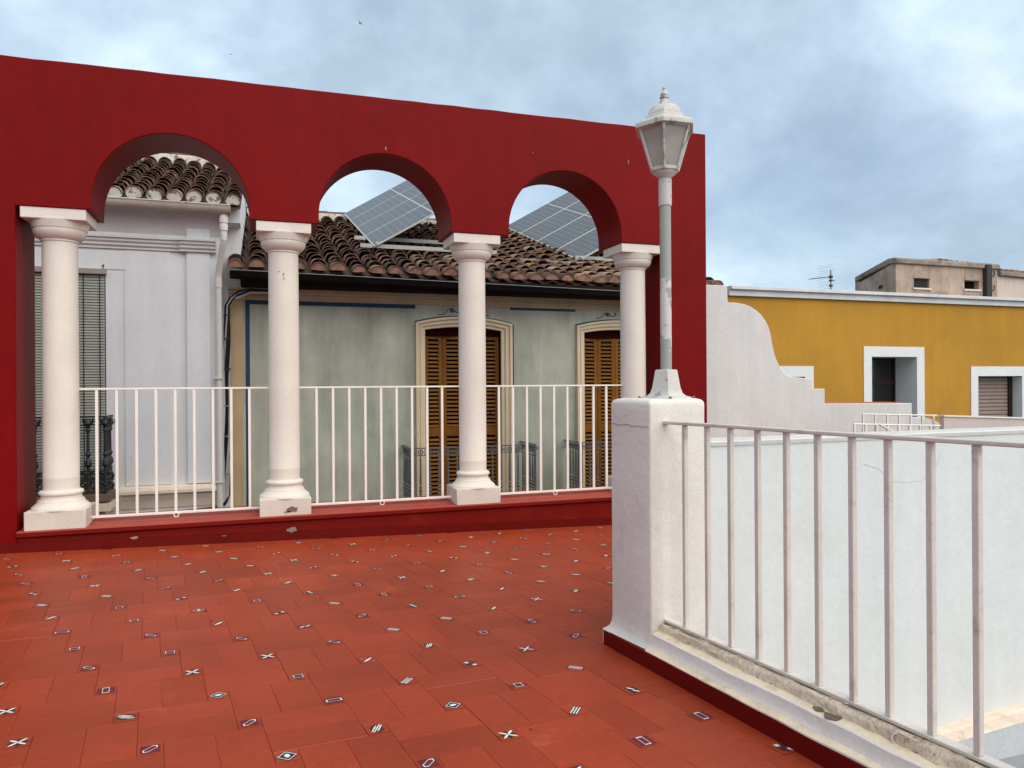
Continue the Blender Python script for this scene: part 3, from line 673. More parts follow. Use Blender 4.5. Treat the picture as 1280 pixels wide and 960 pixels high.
b = B(); b.prism([(8.4, -0.5), (8.4, 0.974), (9.185, 0.971), (9.31, 0.955), (9.42, 0.926), (9.51, 0.891), (9.58, 0.856), (9.64, 0.822), (9.67, 0.781), (9.67, -0.5)], XZ(8.32), XZ(8.46)); b.build('wall', Mt['scallop'], sw, bevel=0.006)
rw = thing('ramp_wall', 'long pinkish low wall sloping below the ochre house windows', 'wall', (9, 6.45, 0))
b = B(); b.prism([(7.395, -0.5), (7.395, 1.100), (10.5, 0.965), (10.5, -0.5)], XZ(6.4), XZ(6.46)); b.build('wall', Mt['pink_wall'], rw)
b = B(); b.prism([(7.385, 1.098), (10.5, 0.968), (10.5, 0.985), (7.385, 1.115)], XZ(6.385), XZ(6.475)); b.build('coping', Mt['metal_warm'], rw)
def small_rail(label, p0, p1, zs, zb, n, brace=None):
    t = thing('stair_railing', label, 'railing', p0, 'small stair railings beyond the patio wall')
    d = Vector(p1)-Vector(p0)
    b = B(); b.tube([p0, p1], 0.009, 6); b.build('handrail', Mt['metal_warm'], t)
    for k in range(n):
        p = Vector(p0)+d*((k+0.05)/n)
        b = B(); b.box(p.x-0.009, p.x+0.009, p.y-0.009, p.y+0.009, zb, p.z); b.build('bar', Mt['metal_warm'], t)
    if brace:
        b = B(); b.tube(brace, 0.011, 6); b.build('brace', Mt['metal_warm'], t)
small_rail('small white stair railing further back, before the scroll ended wall', (6.416, 6.6, 1.135), (7.63, 6.6, 1.095), 0, 0.7, 7)
small_rail('small white stair railing with a sloping brace, nearest above the patio wall', (5.72, 6.0, 1.069), (6.88, 6.0, 1.025), 0, 0.7, 8, [(6.03, 6.0, 1.07), (6.25, 6.0, 0.97)])

# ------------------------------------------------------------------ roof tiles
def barrel(r0, r1, L, seg=8, t=0.014):
    b = B(); vs = []
    for r, y, zz_ in ((r0, 0, 0), (r1, L, -0.0), (r1-t, L, 0), (r0-t, 0, 0)):
        for k in range(seg+1):
            a = math.pi*k/seg; vs.append((r*math.cos(a), y, r*0.98*math.sin(a)+zz_))
    n = seg+1; fs = []
    for i in range(4):
        for k in range(seg): fs.append((i*n+k, i*n+k+1, ((i+1) % 4)*n+k+1, ((i+1) % 4)*n+k))
    b.add(vs, fs); return b
def roof_tiles(roof, xs, Y0, z0, slope, rows, ex, r, lim, end_mat, lift=0.035, jit=0.012, drop=1.0):
    me = [barrel(r*(1+.06*(k-1)), r*0.82*(1+.06*(k-1)), ex*1.25).mesh('roof_tile', Mt['tile'], True, 50) for k in range(3)]
    th = math.atan(slope); rr = random.Random(3); n = 0; rest = B(); proto = [barrel(r, r*0.82, ex*1.25, 6)]
    for row in range(rows):
        for x in xs:
            s = row*ex; y = Y0+s*math.cos(th)+rr.uniform(-jit, jit); z = z0+s*math.sin(th)+0.012+rr.uniform(-jit, jit)*.7
            Mx = Matrix.Translation((x+rr.uniform(-jit, jit)+math.sin(row*.9+x)*0.006, y, z)) @ Matrix.Rotation(th-math.atan(lift/ex), 4, 'X') @ Matrix.Rotation(rr.uniform(-.04, .04), 4, 'Z') @ Matrix.Rotation(rr.uniform(-.05, .05), 4, 'Y') @ Matrix.Translation((0, 0, lift))
            if n < lim:
                o = link('roof_tile', rr.choice(me), roof); o.matrix_local = Mx
            else:
                p = proto[0]; rest.add([Mx @ Vector(v) for v in p.v], p.f)
            n += 1
            if row == 0:
                b = B(); K = 10; rx = r*0.94
                poly = [(rx*math.cos(math.pi*k/K), rx*.97*math.sin(math.pi*k/K)) for k in range(K+1)]+[(-rx*.88, -0.035*drop), (-rx*.6, -0.055*drop), (rx*.6, -0.055*drop), (rx*.88, -0.035*drop)]
                b.prism(poly, lambda a, c: Mx @ Vector((a, 0.012+0.006*noise.noise((a*20, c*20, x)), c)), lambda a, c: Mx @ Vector((a, 0.06, c)))
                b.build('tile_end', end_mat, roof)
    if rest.v:
        o = rest.build('distant_roof_tiles', Mt['tile_joined'], roof, smooth=True, angle=50); o['kind'] = 'stuff'
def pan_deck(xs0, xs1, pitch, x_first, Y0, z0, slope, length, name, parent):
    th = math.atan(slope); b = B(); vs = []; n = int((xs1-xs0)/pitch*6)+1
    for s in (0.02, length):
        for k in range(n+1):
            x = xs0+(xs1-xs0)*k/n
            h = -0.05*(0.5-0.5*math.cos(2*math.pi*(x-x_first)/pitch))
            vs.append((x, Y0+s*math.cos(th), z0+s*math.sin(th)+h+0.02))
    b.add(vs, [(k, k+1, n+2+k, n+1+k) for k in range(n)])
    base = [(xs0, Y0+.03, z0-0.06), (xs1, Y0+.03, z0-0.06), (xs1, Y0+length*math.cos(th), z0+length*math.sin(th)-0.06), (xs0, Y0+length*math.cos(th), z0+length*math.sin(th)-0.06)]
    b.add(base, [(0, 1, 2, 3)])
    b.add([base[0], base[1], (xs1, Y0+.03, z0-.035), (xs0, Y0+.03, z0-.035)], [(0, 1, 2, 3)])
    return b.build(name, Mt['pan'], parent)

# ------------------------------------------------------------------ white house on the left
A = thing('white_house', 'white stucco house with brown tiled roof seen through the left arch', 'house', (-3, 14, -4.5))
b = B(); b.box(-7.5, -0.535, 11.6, 19.3, -4.5, 3.96)
gb = [(11.62, 3.9), (11.62, 4.14), (15.35, 5.72), (15.45, 5.72), (19.2, 4.1), (19.2, 3.9)]
b.prism(gb, lambda y, z: (-0.46, y, z), lambda y, z: (-0.26, y, z))
b.box(-0.54, -0.262, 11.98, 19.2, -4.5, 3.905)
b.build('wall', Mt['white_house'], A)
# eave cove below the gutter
b = B(); b.prism([(11.602, 3.66), (11.602, 3.99), (11.33, 3.99), (11.36, 3.94), (11.46, 3.90), (11.54, 3.83), (11.575, 3.72)], lambda y, z: (-7.5, y, z), lambda y, z: (-0.45, y, z)); b.build('eave_cove', Mt['white_trim'], A, smooth=True, angle=50)
def cornice(x0, x1, y, name='cornice', lo=3.43, hi=3.60):
    b = B(); H_ = hi-lo
    b.prism([(y+.1, lo), (y-.035, lo), (y-.035, lo+.16*H_), (y-.060, lo+.3*H_), (y-.060, lo+.46*H_), (y-.085, lo+.62*H_), (y-.085, lo+.78*H_), (y-.11, lo+.86*H_), (y-.11, hi), (y+.1, hi+.02)], lambda yy, z: (x0, yy, z), lambda yy, z: (x1, yy, z))
    return b.build(name, Mt['white_trim'], A)
cornice(-7.5, -1.075, 11.6); cornice(-1.073, -0.592, 11.555, 'pilaster_capital')
b = B(); b.box(-0.985, -0.675, 11.555, 11.62, 0.1, 3.44); b.box(-0.985, -0.675, 11.56, 11.62, 3.6, 3.92); b.build('pilaster', Mt['white_house'], A)
b = B(); b.box(-1.79, -1.20, 11.585, 11.62, 0.1, 3.43); b.box(-7.4, -1.79, 11.59, 11.62, 3.14, 3.43); b.build('wall_panel', Mt['white_house'], A)
b = B(); b.prism([(11.62, 0.09), (11.47, 0.075), (11.45, 0.03), (11.45, -0.01), (11.50, -0.04), (11.54, -0.12), (11.56, -0.22), (11.62, -0.24)], lambda y, z: (-1.86, y, z), lambda y, z: (-0.60, y, z)); b.build('sill_course', Mt['sill_bright'], A)
b = B(); b.prism([(11.64, -0.25), (11.52, -0.25), (11.50, -0.32), (11.56, -0.36), (11.64, -0.36)], lambda y, z: (-5, y, z), lambda y, z: (-0.60, y, z)); b.build('string_course', Mt['white_trim'], A)
# window with a slatted blind
wn = B(); wn.box(-3.5, -2.03, 11.598, 11.61, 0.0, 3.06); wn = wn.build('window', Mt['hole'], A)
b = B()
for k in range(90):
    z = 3.02-0.0385*k
    if z < -0.1: break
    b.obox((-3.5, 11.585, z), (1.46, 0, 0), (0, 0.012, 0.031), (0, 0.004, -0.002))
o = b.build('blind', Mt['blind'], wn); o['kind'] = 'stuff'
b = B(); b.box(-3.52, -2.015, 11.54, 11.60, 3.065, 3.135); b.build('blind_box', Mt['blind_box'], wn)
for x in (-2.30, -2.10, -2.9):
    b = B(); b.tube([(x, 11.578, 3.06), (x, 11.578, -0.05)], 0.006, 5); b.build('cord', Mt['iron_black'], wn)
b = B(); b.tube([(-2.05, 11.55, 3.135), (-2.05, 11.55, 3.16)], 0.006, 6); b.lathe([(0.004, 0), (0.016, 0.012), (0.016, 0.02), (0.003, 0.04)], (-2.05, 11.55, 3.16), 8); b.build('hook', Mt['iron_black'], wn)
# black cast iron balcony
def iron_balcony(parent, mname, x0, x1, yw, yf, zt, zb, pitch, dense, label=None):
    m = Mt[mname]; b = B()
    z2 = zt-0.115
    for p0, p1 in (((x0, yf), (x1, yf)), ((x0, yf), (x0, yw)), ((x1, yf), (x1, yw))):
        p0, p1 = Vector((*p0, 0)), Vector((*p1, 0)); d = (p1-p0)
        nn = Vector((-d.y, d.x, 0)).normalized()
        b.obox(p0-nn*.018+Vector((0, 0, zt-.018)), d, nn*.036, (0, 0, .018))
        for z in ((z2-.01, zb+.02, zb+.16, zb+.30) if dense else (z2-.01, zb+.02)): b.obox(p0-nn*.008+Vector((0, 0, z)), d, nn*.016, (0, 0, .014))
    bal = b.build('balcony', m, parent)
    if label: bal['label'] = label
    b = B(); b.box(x0-.06, x1+.06, yf-.06, yw, zb-.10, zb-.005); b.build('balcony_slab', Mt['brown_slab' if dense else 'tan'], bal)
    zl = zb+.03
    prof = [(0.013, zl), (0.013, zl+.10), (0.022, zl+.12), (0.012, zl+.15)]
    zm = zl+(z2-zl)*0.52
    prof += [(0.016, zm-.16), (0.010, zm-.13), (0.026, zm-.11), (0.012, zm-.085), (0.028, zm-.05), (0.014, zm-.02), (0.026, zm), (0.012, zm+.03), (0.018, zm+.06), (0.014, z2-.12), (0.010, z2-.09), (0.024, z2-.075), (0.010, z2-.055), (0.010, z2)]
    if dense:
        prof = [(0.020, zl), (0.020, zl+.32), (0.045, zl+.36), (0.040, zl+.40), (0.018, zl+.46), (0.036, zl+.50), (0.020, zl+.53), (0.017, z2-.10), (0.036, z2-.07), (0.022, z2-.04), (0.05, z2+.02), (0.03, z2+.06)]
    def ornament(p, dv):
        b = B(); u = dv.normalized()
        b.lathe(prof, (p.x, p.y, 0), 8)
        R1 = 0.034
        c = p+Vector((0, 0, (zt+z2)/2-.012))
        b.tube([c+u*(R1*math.cos(k*.628))+Vector((0, 0, R1*math.sin(k*.628))) for k in range(10)], 0.009, 5, closed=True)
        b.lathe([(0.003, -.012), (0.016, -.004), (0.016, .004), (0.003, .012)], c, 8, axis=(0, 1, 0))
        h = c+u*(pitch/2)
        b.tube([h+u*(.018*math.cos(k*.785))+Vector((0, 0, .03*math.sin(k*.785))) for k in range(8)], 0.006, 4, closed=True)
        if dense:
            b.tube([c+u*-.06+Vector((0, 0, .04)), c+u*-.05+Vector((0, 0, -.02)), c+Vector((0, 0, -.05)), c+u*.05+Vector((0, 0, -.02)), c+u*.06+Vector((0, 0, .04))], 0.016, 5)
            for zc in (zl+.08, zl+.21):
                cc = Vector((p.x, p.y, zc))
                for s in (-1, 1):
                    q = cc+u*(s*pitch*.27)
                    b.tube([q+u*(.042*math.cos(k*.785))+Vector((0, 0, .045*math.sin(k*.785))) for k in range(8)], 0.018, 5, closed=True)
                b.tube([cc+u*(-pitch*.5)+Vector((0, 0, -.06)), cc+Vector((0, 0, .06)), cc+u*(pitch*.5)+Vector((0, 0, -.06))], 0.011, 5)
        b.build('baluster', m, bal)
    nf = max(2, round((x1-x0)/pitch))
    for k in range(nf+1): ornament(Vector((x0+(x1-x0)*k/nf, yf, 0)), Vector((1, 0, 0)))
    ns = max(2, round((yw-yf)/(pitch*.8)))
    for x in (x0, x1):
        for k in range(1, ns): ornament(Vector((x, yf+(yw-yf)*k/ns, 0)), Vector((0, 1, 0)))
    for x in (x0, x1):
        b = B(); b.lathe([(0.022, zb), (0.022, zb+.1), (0.03, zb+.12), (0.024, zb+.15), (0.022, zt-.2), (0.03, zt-.18), (0.024, zt-.15), (0.024, zt)], (x, yf, 0), 8); b.build('corner_post', m, bal)
iron_balcony(A, 'iron_black', -3.6, -1.96, 11.6, 11.12, 1.105, 0.07, 0.20, True)
b = B(); b.box(-5, -1.90, 11.05, 11.6, -0.16, -0.055); b.build('balcony_ledge', Mt['sill_bright'], A)
b = B(); b.prism([(11.6, -0.165), (11.25, -0.165), (11.30, -0.24), (11.42, -0.27), (11.46, -0.33), (11.6, -0.35)], lambda y, z: (-2.3, y, z), lambda y, z: (-2.0, y, z)); b.build('balcony_bracket', Mt['white_trim'], A)
# gutter and downpipe
b = B(); vs = []; gz, gy, gr = 4.055, 11.30, 0.115
poly = [(gy+gr*math.cos(R(180+20*k)), gz+gr*math.sin(R(180+20*k))) for k in range(10)]+[(gy+(gr-.01)*math.cos(R(360-20*k)), gz+.002+(gr-.01)*math.sin(R(360-20*k))) for k in range(10)]
b.prism(poly, lambda y, z: (-7.5, y, z), lambda y, z: (-0.385, y, z-.0)); b.tube([(-7.5, gy-gr, gz), (-0.385, gy-gr, gz)], 0.011, 6)
b.prism([(gy+gr*math.cos(R(180+20*k)), gz+gr*math.sin(R(180+20*k))) for k in range(10)], lambda y, z: (-0.392, y, z), lambda y, z: (-0.380, y, z))
for x in (-1.0, -0.62, -2.4):
    b.prism([(gy+(gr+.008)*math.cos(R(180+20*k)), gz+(gr+.008)*math.sin(R(180+20*k))) for k in range(10)], lambda y, z: (x-.016, y, z), lambda y, z: (x+.016, y, z))
b.build('gutter', Mt['gutter_white'], A, smooth=True, angle=40)
dp = B(); dp.lathe([(0.040, 0), (0.055, -0.03), (0.062, -0.06), (0.062, -0.13), (0.052, -0.14), (0.058, -0.16), (0.058, -0.24), (0.046, -0.25), (0.050, -0.27), (0.046, -0.29), (0.050, -0.31), (0.046, -0.33), (0.048, -0.38)], (-0.475, 11.32, 3.955), 14)
dp.tube([(-0.475, 11.32, 3.60), (-0.478, 11.33, 3.54), (-0.50, 11.38, 3.46), (-0.545, 11.47, 3.20), (-0.555, 11.50, 3.12), (-0.558, 11.505, 3.05)], 0.046, 12)
dp.tube([(-0.558, 11.505, 3.06), (-0.558, 11.505, 2.92)], 0.053, 12); dp.tube([(-0.558, 11.505, 2.93), (-0.558, 11.505, -1.5)], 0.045, 12)
dp.box(-0.62, -0.495, 11.45, 11.60, 1.60, 1.615); dp.box(-0.62, -0.495, 11.45, 11.60, 0.10, 0.115)
dp.build('downpipe', Mt['pvc'], A, smooth=True, angle=40)
xsA = [-0.348-0.2545*k for k in range(14)]
roofA = pan_deck(-4.2, -0.25, 0.2545, -0.348, 11.32, 4.10, 0.40, 4.25, 'roof', A)
roof_tiles(roofA, xsA, 11.32, 4.10, 0.40, 15, 0.285, 0.110, 300, Mt['lime'])
# white ridge with capping tiles
th = math.atan(.40); yr, zr = 11.32+4.25*math.cos(th), 4.10+4.25*math.sin(th)
b = B(); b.box(-4.2, -0.25, yr-0.12, yr+0.3, zr-0.1, zr+0.17); b.build('ridge_mortar', Mt['lime'], roofA, bevel=0.02)
for k in range(10):
    me = barrel(0.13, 0.11, 0.46, 8).mesh('ridge_tile', Mt['tile'], True)
    o = link('ridge_tile', me, roofA); o.matrix_local = Matrix.Translation((-0.3-0.42*k, yr+.05, zr+0.13+random.uniform(-.01, .01))) @ Matrix.Rotation(math.pi/2+.03, 4, 'Z')
b = B(); th2 = math.atan(.4); b.add([(-4.2, yr+.2, zr+.05), (-.25, yr+.2, zr+.05), (-.25, 19.4, 4.05), (-4.2, 19.4, 4.05)], [(0, 1, 2, 3)]); b.build('rear_slope', Mt['pan'], roofA)

# ------------------------------------------------------------------ cable bundle between the two houses
cb = thing('cable_bundle', 'bundle of black and grey cables running down beside the white downpipe', 'cables', (-0.43, 11.8, 0))
for k in range(6):
    ph = k*1.05; p = []
    p += [(0.15+.1*k, 11.72, 2.93-.006*k), (-0.12, 11.74, 2.94-.01*k), (-0.30, 11.76, 2.90-.02*k)]
    for j in range(28):
        z = 2.80-j*0.108
        p.append((-0.395-.06*(z < 2.75)+0.026*math.cos(ph+z*1.3)+.010*math.sin(z*5+k), 11.78+0.026*math.sin(ph+z*1.3), z))
    p += [(-0.47, 11.72, -0.19-.006*k), (-0.50, 11.62, -0.225-.008*k), (-0.56, 11.52, -0.245-.009*k), (-0.66, 11.45, -0.255-.010*k), (-0.80, 11.43, -0.26-.011*k), (-1.10-.05*k, 11.42, -0.27-.012*k)]
    b = B(); b.tube(p, 0.0135 if k % 2 else 0.018, 6); b.build('cable', Mt['cable_black' if k in (0, 2, 3) else 'cable_grey'], cb, smooth=True)
for z in (2.55, 2.2, 1.75, 1.2, .75, .2):
    b = B(); b.lathe([(0.052, -.008), (0.052, .008)], (-0.455, 11.78, z), 10); b.build('clamp', Mt['iron_black' if z > 1.5 else 'alu'], cb)

# ------------------------------------------------------------------ grey green house
Bh = thing('grey_green_house', 'grey green plastered house with tan trim, brown louvred doors and tiled roof', 'house', (4, 14, -4.5))
DX = (0.0, 2.87)
def door_outline(x0, x1, zs, zc, z0, n=14):
    cx = (x0+x1)/2; hw = (x1-x0)/2; s = zc-zs; r = (hw*hw+s*s)/(2*s); a = math.degrees(math.asin(hw/r))
    return [(x0, z0)]+[(cx-r*math.sin(R(a-2*a*k/n)), zc-r+r*math.cos(R(a-2*a*k/n))) for k in range(n+1)]+[(x1, z0)]
ZB = -0.66
w_out = [(-0.44, -4.5)]
w_out += [(-0.44, 3.25), (8.40, 3.25), (8.40, -4.5)]
# facade pieces round the two doors
b = B()
def fac(poly): b.prism(poly, XZ(12.0), XZ(12.35))
d1 = door_outline(2.585, 3.896, 2.400, 2.457, ZB); d2 = [(x+2.87, z) for x, z in d1]
fac([(-0.44, -4.5), (-0.44, 3.25), (2.585, 3.25), (2.585, -4.5)])
fac([(3.896, -4.5), (3.896, 3.25), (5.455, 3.25), (5.455, -4.5)])
fac([(6.766, -4.5), (6.766, 3.25), (8.40, 3.25), (8.40, -4.5)])
for d in (d1, d2):
    fac(d[1:-1]+[(d[-1][0], 3.25), (d[0][0], 3.25)])
    fac([(d[0][0], -4.5), (d[-1][0], -4.5), (d[-1][0], ZB), (d[0][0], ZB)])
b.build('wall', Mt['green_wall'], Bh)
b = B(); b.box(-0.44, 8.4, 19, 19.3, -4.5, 4.4); b.build('rear_wall', Mt['green_wall'], Bh)
b = B(); b.prism([(12.01, 2.812), (11.965, 2.812), (11.965, 2.85), (11.955, 2.855), (11.955, 2.895), (11.93, 2.905), (11.93, 2.945), (11.90, 2.96), (11.90, 2.985), (12.01, 2.985)], lambda y, z: (-0.44, y, z), lambda y, z: (8.4, y, z)); b.build('cornice', Mt['tan'], Bh)
b = B(); b.box(-0.425, -0.238, 11.975, 12.01, -4.5, 2.811); b.build('corner_strip', Mt['tan'], Bh)
b = B(); b.box(-0.204, -0.140, 11.996, 12.005, -2, 2.81); b.build('painted_border', Mt['blue'], Bh)
for x0, x1, z0 in ((-0.139, 2.425, 2.748), (4.07, 5.285, 2.768)):
    b = B(); b.box(x0, x1, 11.996, 12.005, z0, 2.81); b.build('painted_border', Mt['blue'], Bh)
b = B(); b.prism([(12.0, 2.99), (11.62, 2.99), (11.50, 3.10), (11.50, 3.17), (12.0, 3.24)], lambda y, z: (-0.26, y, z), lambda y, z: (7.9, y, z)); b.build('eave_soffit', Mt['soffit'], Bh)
def gz_(x): return 3.172-0.015*(x+.4)
b = B(); vs = []
for x in (-0.40, 7.85):
    z = gz_(x); vs += [(x, 11.46, z-.12), (x, 11.40, z-.09), (x, 11.37, z), (x, 11.375, z), (x, 11.50, z-.10), (x, 11.52, z), (x, 11.53, z-.11)]
b.add(vs, [(i, (i+1) % 7, 7+(i+1) % 7, 7+i) for i in range(7)]+[tuple(range(7)), tuple(range(7, 14))]); gut = b.build('gutter', Mt['black'], Bh)
b = B(); b.tube([(-0.40, 11.37, gz_(-.4)), (7.85, 11.37, gz_(7.85))], 0.007, 5); b.build('gutter_rim', Mt['rim'], gut)
def build_door(dx):
    fr_o = door_outline(2.42+dx, 4.085+dx, 2.520, 2.628, ZB); fr_i = [(x+dx, z) for x, z in d1]
    b = B()
    steps = [(0.0, 0.075), (0.22, 0.080), (0.30, 0.048), (0.42, 0.042), (0.46, 0.060), (0.62, 0.056), (0.70, 0.026), (0.94, 0.022), (1.0, -0.002)]
    loops = []
    for t, off in [(0.0, -0.002)]+steps:
        loops.append([(o[0]+(i[0]-o[0])*t, 12.0-off, o[1]+(i[1]-o[1])*t) for o, i in zip(fr_o, fr_i)])
    n = len(fr_o)
    for L in loops: b.v += L
    for k in range(len(loops)-1):
        for i in range(n-1): b.f.append([k*n+i, k*n+i+1, (k+1)*n+i+1, (k+1)*n+i]); b.m.append(0)
    # reveal
    o = len(b.v); b.v += [(x, 12.30, z) for x, z in fr_i]
    for i in range(n-1): b.f.append([(len(loops)-1)*n+i, (len(loops)-1)*n+i+1, o+i+1, o+i]); b.m.append(1)
    # dark painted line round the head
    door = b.build('door', [Mt['tan_frame'], Mt['wood']], Bh)
    b = B(); e = [(x+(0.02 if x > 3.2+dx else -0.02), z+.022) for x, z in fr_o]
    for k in range(1, n-2): b.add([(fr_o[k][0], 11.996, fr_o[k][1]), (fr_o[k+1][0], 11.996, fr_o[k+1][1]), (e[k+1][0], 11.996, e[k+1][1]), (e[k][0], 11.996, e[k][1])], [(0, 1, 2, 3)])
    b.box(4.087+dx, 4.130+dx, 11.995, 12.004, ZB, 2.52)
    b.build('painted_outline', Mt['blue'], door)
    b = B(); b.box(2.5+dx, 3.98+dx, 12.31, 12.33, ZB, 2.47); b.build('backing', Mt['hole'], door)
    b = B(); b.prism([(2.586+dx, 2.31), (3.895+dx, 2.31), (3.895+dx, 2.40), (3.24+dx, 2.455), (2.586+dx, 2.40)], XZ(12.10), XZ(12.14)); b.build('transom', Mt['maroon'], door)
    # four louvred leaves, folding slightly
    W = 1.311/4; ys = [12.10, 12.16, 12.10, 12.16, 12.10]
    for k in range(4):
        p0 = Vector((2.585+dx+W*k, ys[k], 0)); p1 = Vector((2.585+dx+W*(k+1), ys[k+1], 0)); u = (p1-p0).normalized(); L = (p1-p0).length; nn = Vector((-u.y, u.x, 0))
        b = B(); st = 0.068
        for a in (0.004, L-st): b.obox(p0+u*a+Vector((0, 0, ZB)), u*(st-.004), nn*.035, (0, 0, 2.97))
        for z0, z1 in ((ZB, ZB+.14), (.63, .78), (2.26, 2.31)): b.obox(p0+u*st+nn*.002+Vector((0, 0, z0)), u*(L-2*st), nn*.031, (0, 0, z1-z0))
        b.obox(p0+u*st+nn*.034+Vector((0, 0, ZB)), u*(L-2*st), nn*.003, (0, 0, 2.97), 1)
        for z0, z1 in ((ZB+.15, .62), (.79, 2.26)):
            z = z0
            while z < z1-.05:
                b.obox(p0+u*(st+.003)+nn*-.004+Vector((0, 0, z)), u*(L-2*st-.006), nn*.034+Vector((0, 0, .022)), (0, 0, .013), 2); z += 0.0665
        b.build('shutter_leaf', [Mt['wood'], Mt['hole'], Mt['wood_slat']], door, bevel=0)
    b = B(); b.lathe([(0.012, 0), (0.02, .01), (0.02, .03), (0.006, .05)], (3.73+dx, 12.09, 1.0), 8, axis=(0, -1, 0)); b.build('handle', Mt['iron_black'], door)
    # painted scroll over the door
    b = B()
    for s in (-1, 1):
        cx = 3.25+dx
        def q(t): return cx+s*t
        b.tube([(q(.44), 11.997, 2.66), (q(.36), 11.997, 2.665), (q(.30), 11.997, 2.70), (q(.27), 11.997, 2.75), (q(.20), 11.997, 2.765), (q(.16), 11.997, 2.735), (q(.19), 11.997, 2.70), (q(.24), 11.997, 2.715)], 0.007, 5)
        b.tube([(q(.24), 11.997, 2.765), (q(.17), 11.997, 2.72), (q(.10), 11.997, 2.70), (q(.04), 11.997, 2.725), (q(.05), 11.997, 2.765), (q(.09), 11.997, 2.755)], 0.009, 5)
        b.tube([(q(.22), 11.997, 2.745), (q(.22), 11.997, 2.715)], 0.016, 6)
    b.build('painted_scroll', Mt['scroll'], door)
    iron_balcony(Bh, 'iron_grey', 2.205+dx, 4.245+dx, 12.0, 11.30, 0.52, ZB, 0.1457, False)
for dx in DX: build_door(dx)
SL, Y0B, Z0B = 0.35, 11.48, 3.185; LEN = 6.35
xsB = [-0.318+0.2925*k for k in range(29)]
roofB = pan_deck(-0.25, 8.02, 0.2925, -0.318, Y0B, Z0B, SL, LEN, 'roof', Bh)
roof_tiles(roofB, xsB[:], Y0B, Z0B, SL, 20, 0.315, 0.122, 300, Mt['pink_end'], lift=0.04, jit=0.02, drop=0.12)
thB = math.atan(SL); yr, zr = Y0B+LEN*math.cos(thB), Z0B+LEN*math.sin(thB)
b = B(); b.box(-0.25, 8.02, yr-.1, yr+.3, zr-.1, zr+.15); b.build('ridge_mortar', Mt['lime'], roofB, bevel=0.02)
for k in range(18):
    me = barrel(0.14, 0.12, 0.48, 8).mesh('ridge_tile', Mt['tile'], True)
    o = link('ridge_tile', me, roofB); o.matrix_local = Matrix.Translation((0.2+0.43*k, yr+.06, zr+0.10+random.uniform(-.01, .01))) @ Matrix.Rotation(math.pi/2+.03, 4, 'Z')
b = B(); b.add([(-.25, yr+.2, zr), (8.02, yr+.2, zr), (8.02, 21, 4.3), (-.25, 21, 4.3)], [(0, 1, 2, 3)]); b.prism([(Y0B, Z0B-.02), (yr, zr-.05), (21, 4.25), (21, -4.5), (12.4, -4.5), (12.4, 3.1)], lambda y, z: (7.97, y, z), lambda y, z: (8.01, y, z)); b.build('rear_slope', Mt['pan'], roofB)

# ------------------------------------------------------------------ solar arrays
sl_ = Vector((0.853, -0.171, 0.494)).normalized(); sm = Vector((-0.009, 0.944, 0.33)).normalized(); sn = sl_.cross(sm).normalized()
WM, LM = 1.156, 2.456
def solar(o, label, nm=4):
    o = Vector(o); t = thing('solar_array', label, 'solar panels', o, 'solar arrays on the tiled roof')
    for k in range(nm):
        c = o+sm*(WM*k+.012); wv, lv = WM-.024, LM
        b = B(); b.obox(c-sn*.03, sl_*lv, sm*wv, sn*.03); p = b.build('panel', Mt['alu_frame'], t)
        me = bpy.data.meshes.new('cells'); g = .021; q = [c+sl_*g+sm*g, c+sl_*(lv-g)+sm*g, c+sl_*(lv-g)+sm*(wv-g), c+sl_*g+sm*(wv-g)]
        vs = []; fs = []
        hv_ = (lv-2*g-.024)/2
        for h in (0, 1):
            s0 = g+h*(hv_+.024); oo = len(vs)
            vs += [c+sl_*s0+sm*g+sn*.003, c+sl_*(s0+hv_)+sm*g+sn*.003, c+sl_*(s0+hv_)+sm*(wv-g)+sn*.003, c+sl_*s0+sm*(wv-g)+sn*.003]; fs.append((oo, oo+1, oo+2, oo+3))
        me.from_pydata(vs, [], fs); me.materials.append(Mt['pv']); uv = me.uv_layers.new(name='UVMap')
        for i, l in enumerate(uv.data): l.uv = ((0, 0), (9, 0), (9, 6), (0, 6))[i % 4]
        link('cells', me, p)
    # supports
    up_ = Vector((0, 0, 1))
    for k in range(nm+1):
        a = o+sm*(WM*k*0.98+.03)
        bse = a+Vector((sl_.x, sl_.y, sm.z*0)).normalized()*1.95
        tip = a+sl_*2.2-sn*.04
        zb = Z0B+SL*(tip.y-Y0B)+.12
        b = B(); b.obox(Vector((tip.x-.02, tip.y-.02, zb)), (.04, 0, 0), (0, .04, 0), (0, 0, tip.z-zb)); b.build('leg', Mt['alu'], t)
    return t
B1 = (1.911, 13.10, 3.945); B2 = (5.809, 13.013, 3.87)
s1 = solar(B1, 'solar panel array seen through the middle arch'); s2 = solar(B2, 'solar panel array seen through the right arch')
for j, (B0, t) in enumerate(((B1, s1), (B2, s2))):
    for d in ((0.12,) if j else (0.10, 0.95)):
        y = B0[1]+d; z = Z0B+SL*(y-Y0B)+0.14
        b = B(); b.box(B0[0]-(.03 if j else .22), B0[0]+(2.2 if j else 2.3), y-.03, y+.03, z, z+.07); b.build('mounting_rail', Mt['alu'], t)
    b = B(); c = Vector(B0)+sl_*.06; b.obox(c-sm*.03-sn*.02, sl_*.05, sm*.05, sn*.05); b.build('clamp', Mt['alu_frame'], t)
rc_ = B(); rc_.tube([(4.55, 12.85, 3.80), (4.9, 12.80, 3.79), (5.3, 12.75, 3.765), (5.7, 12.72, 3.77), (6.0, 12.72, 3.79)], 0.014, 6)
tag(rc_.build('roof_cable', Mt['alu'], smooth=True), 'thin grey cable lying across the roof tiles below the right solar array', 'cable')
t = thing('roof_fence', 'small white roof fence glimpsed under the middle solar array', 'fence', (5.0, 19.5, 5.0))
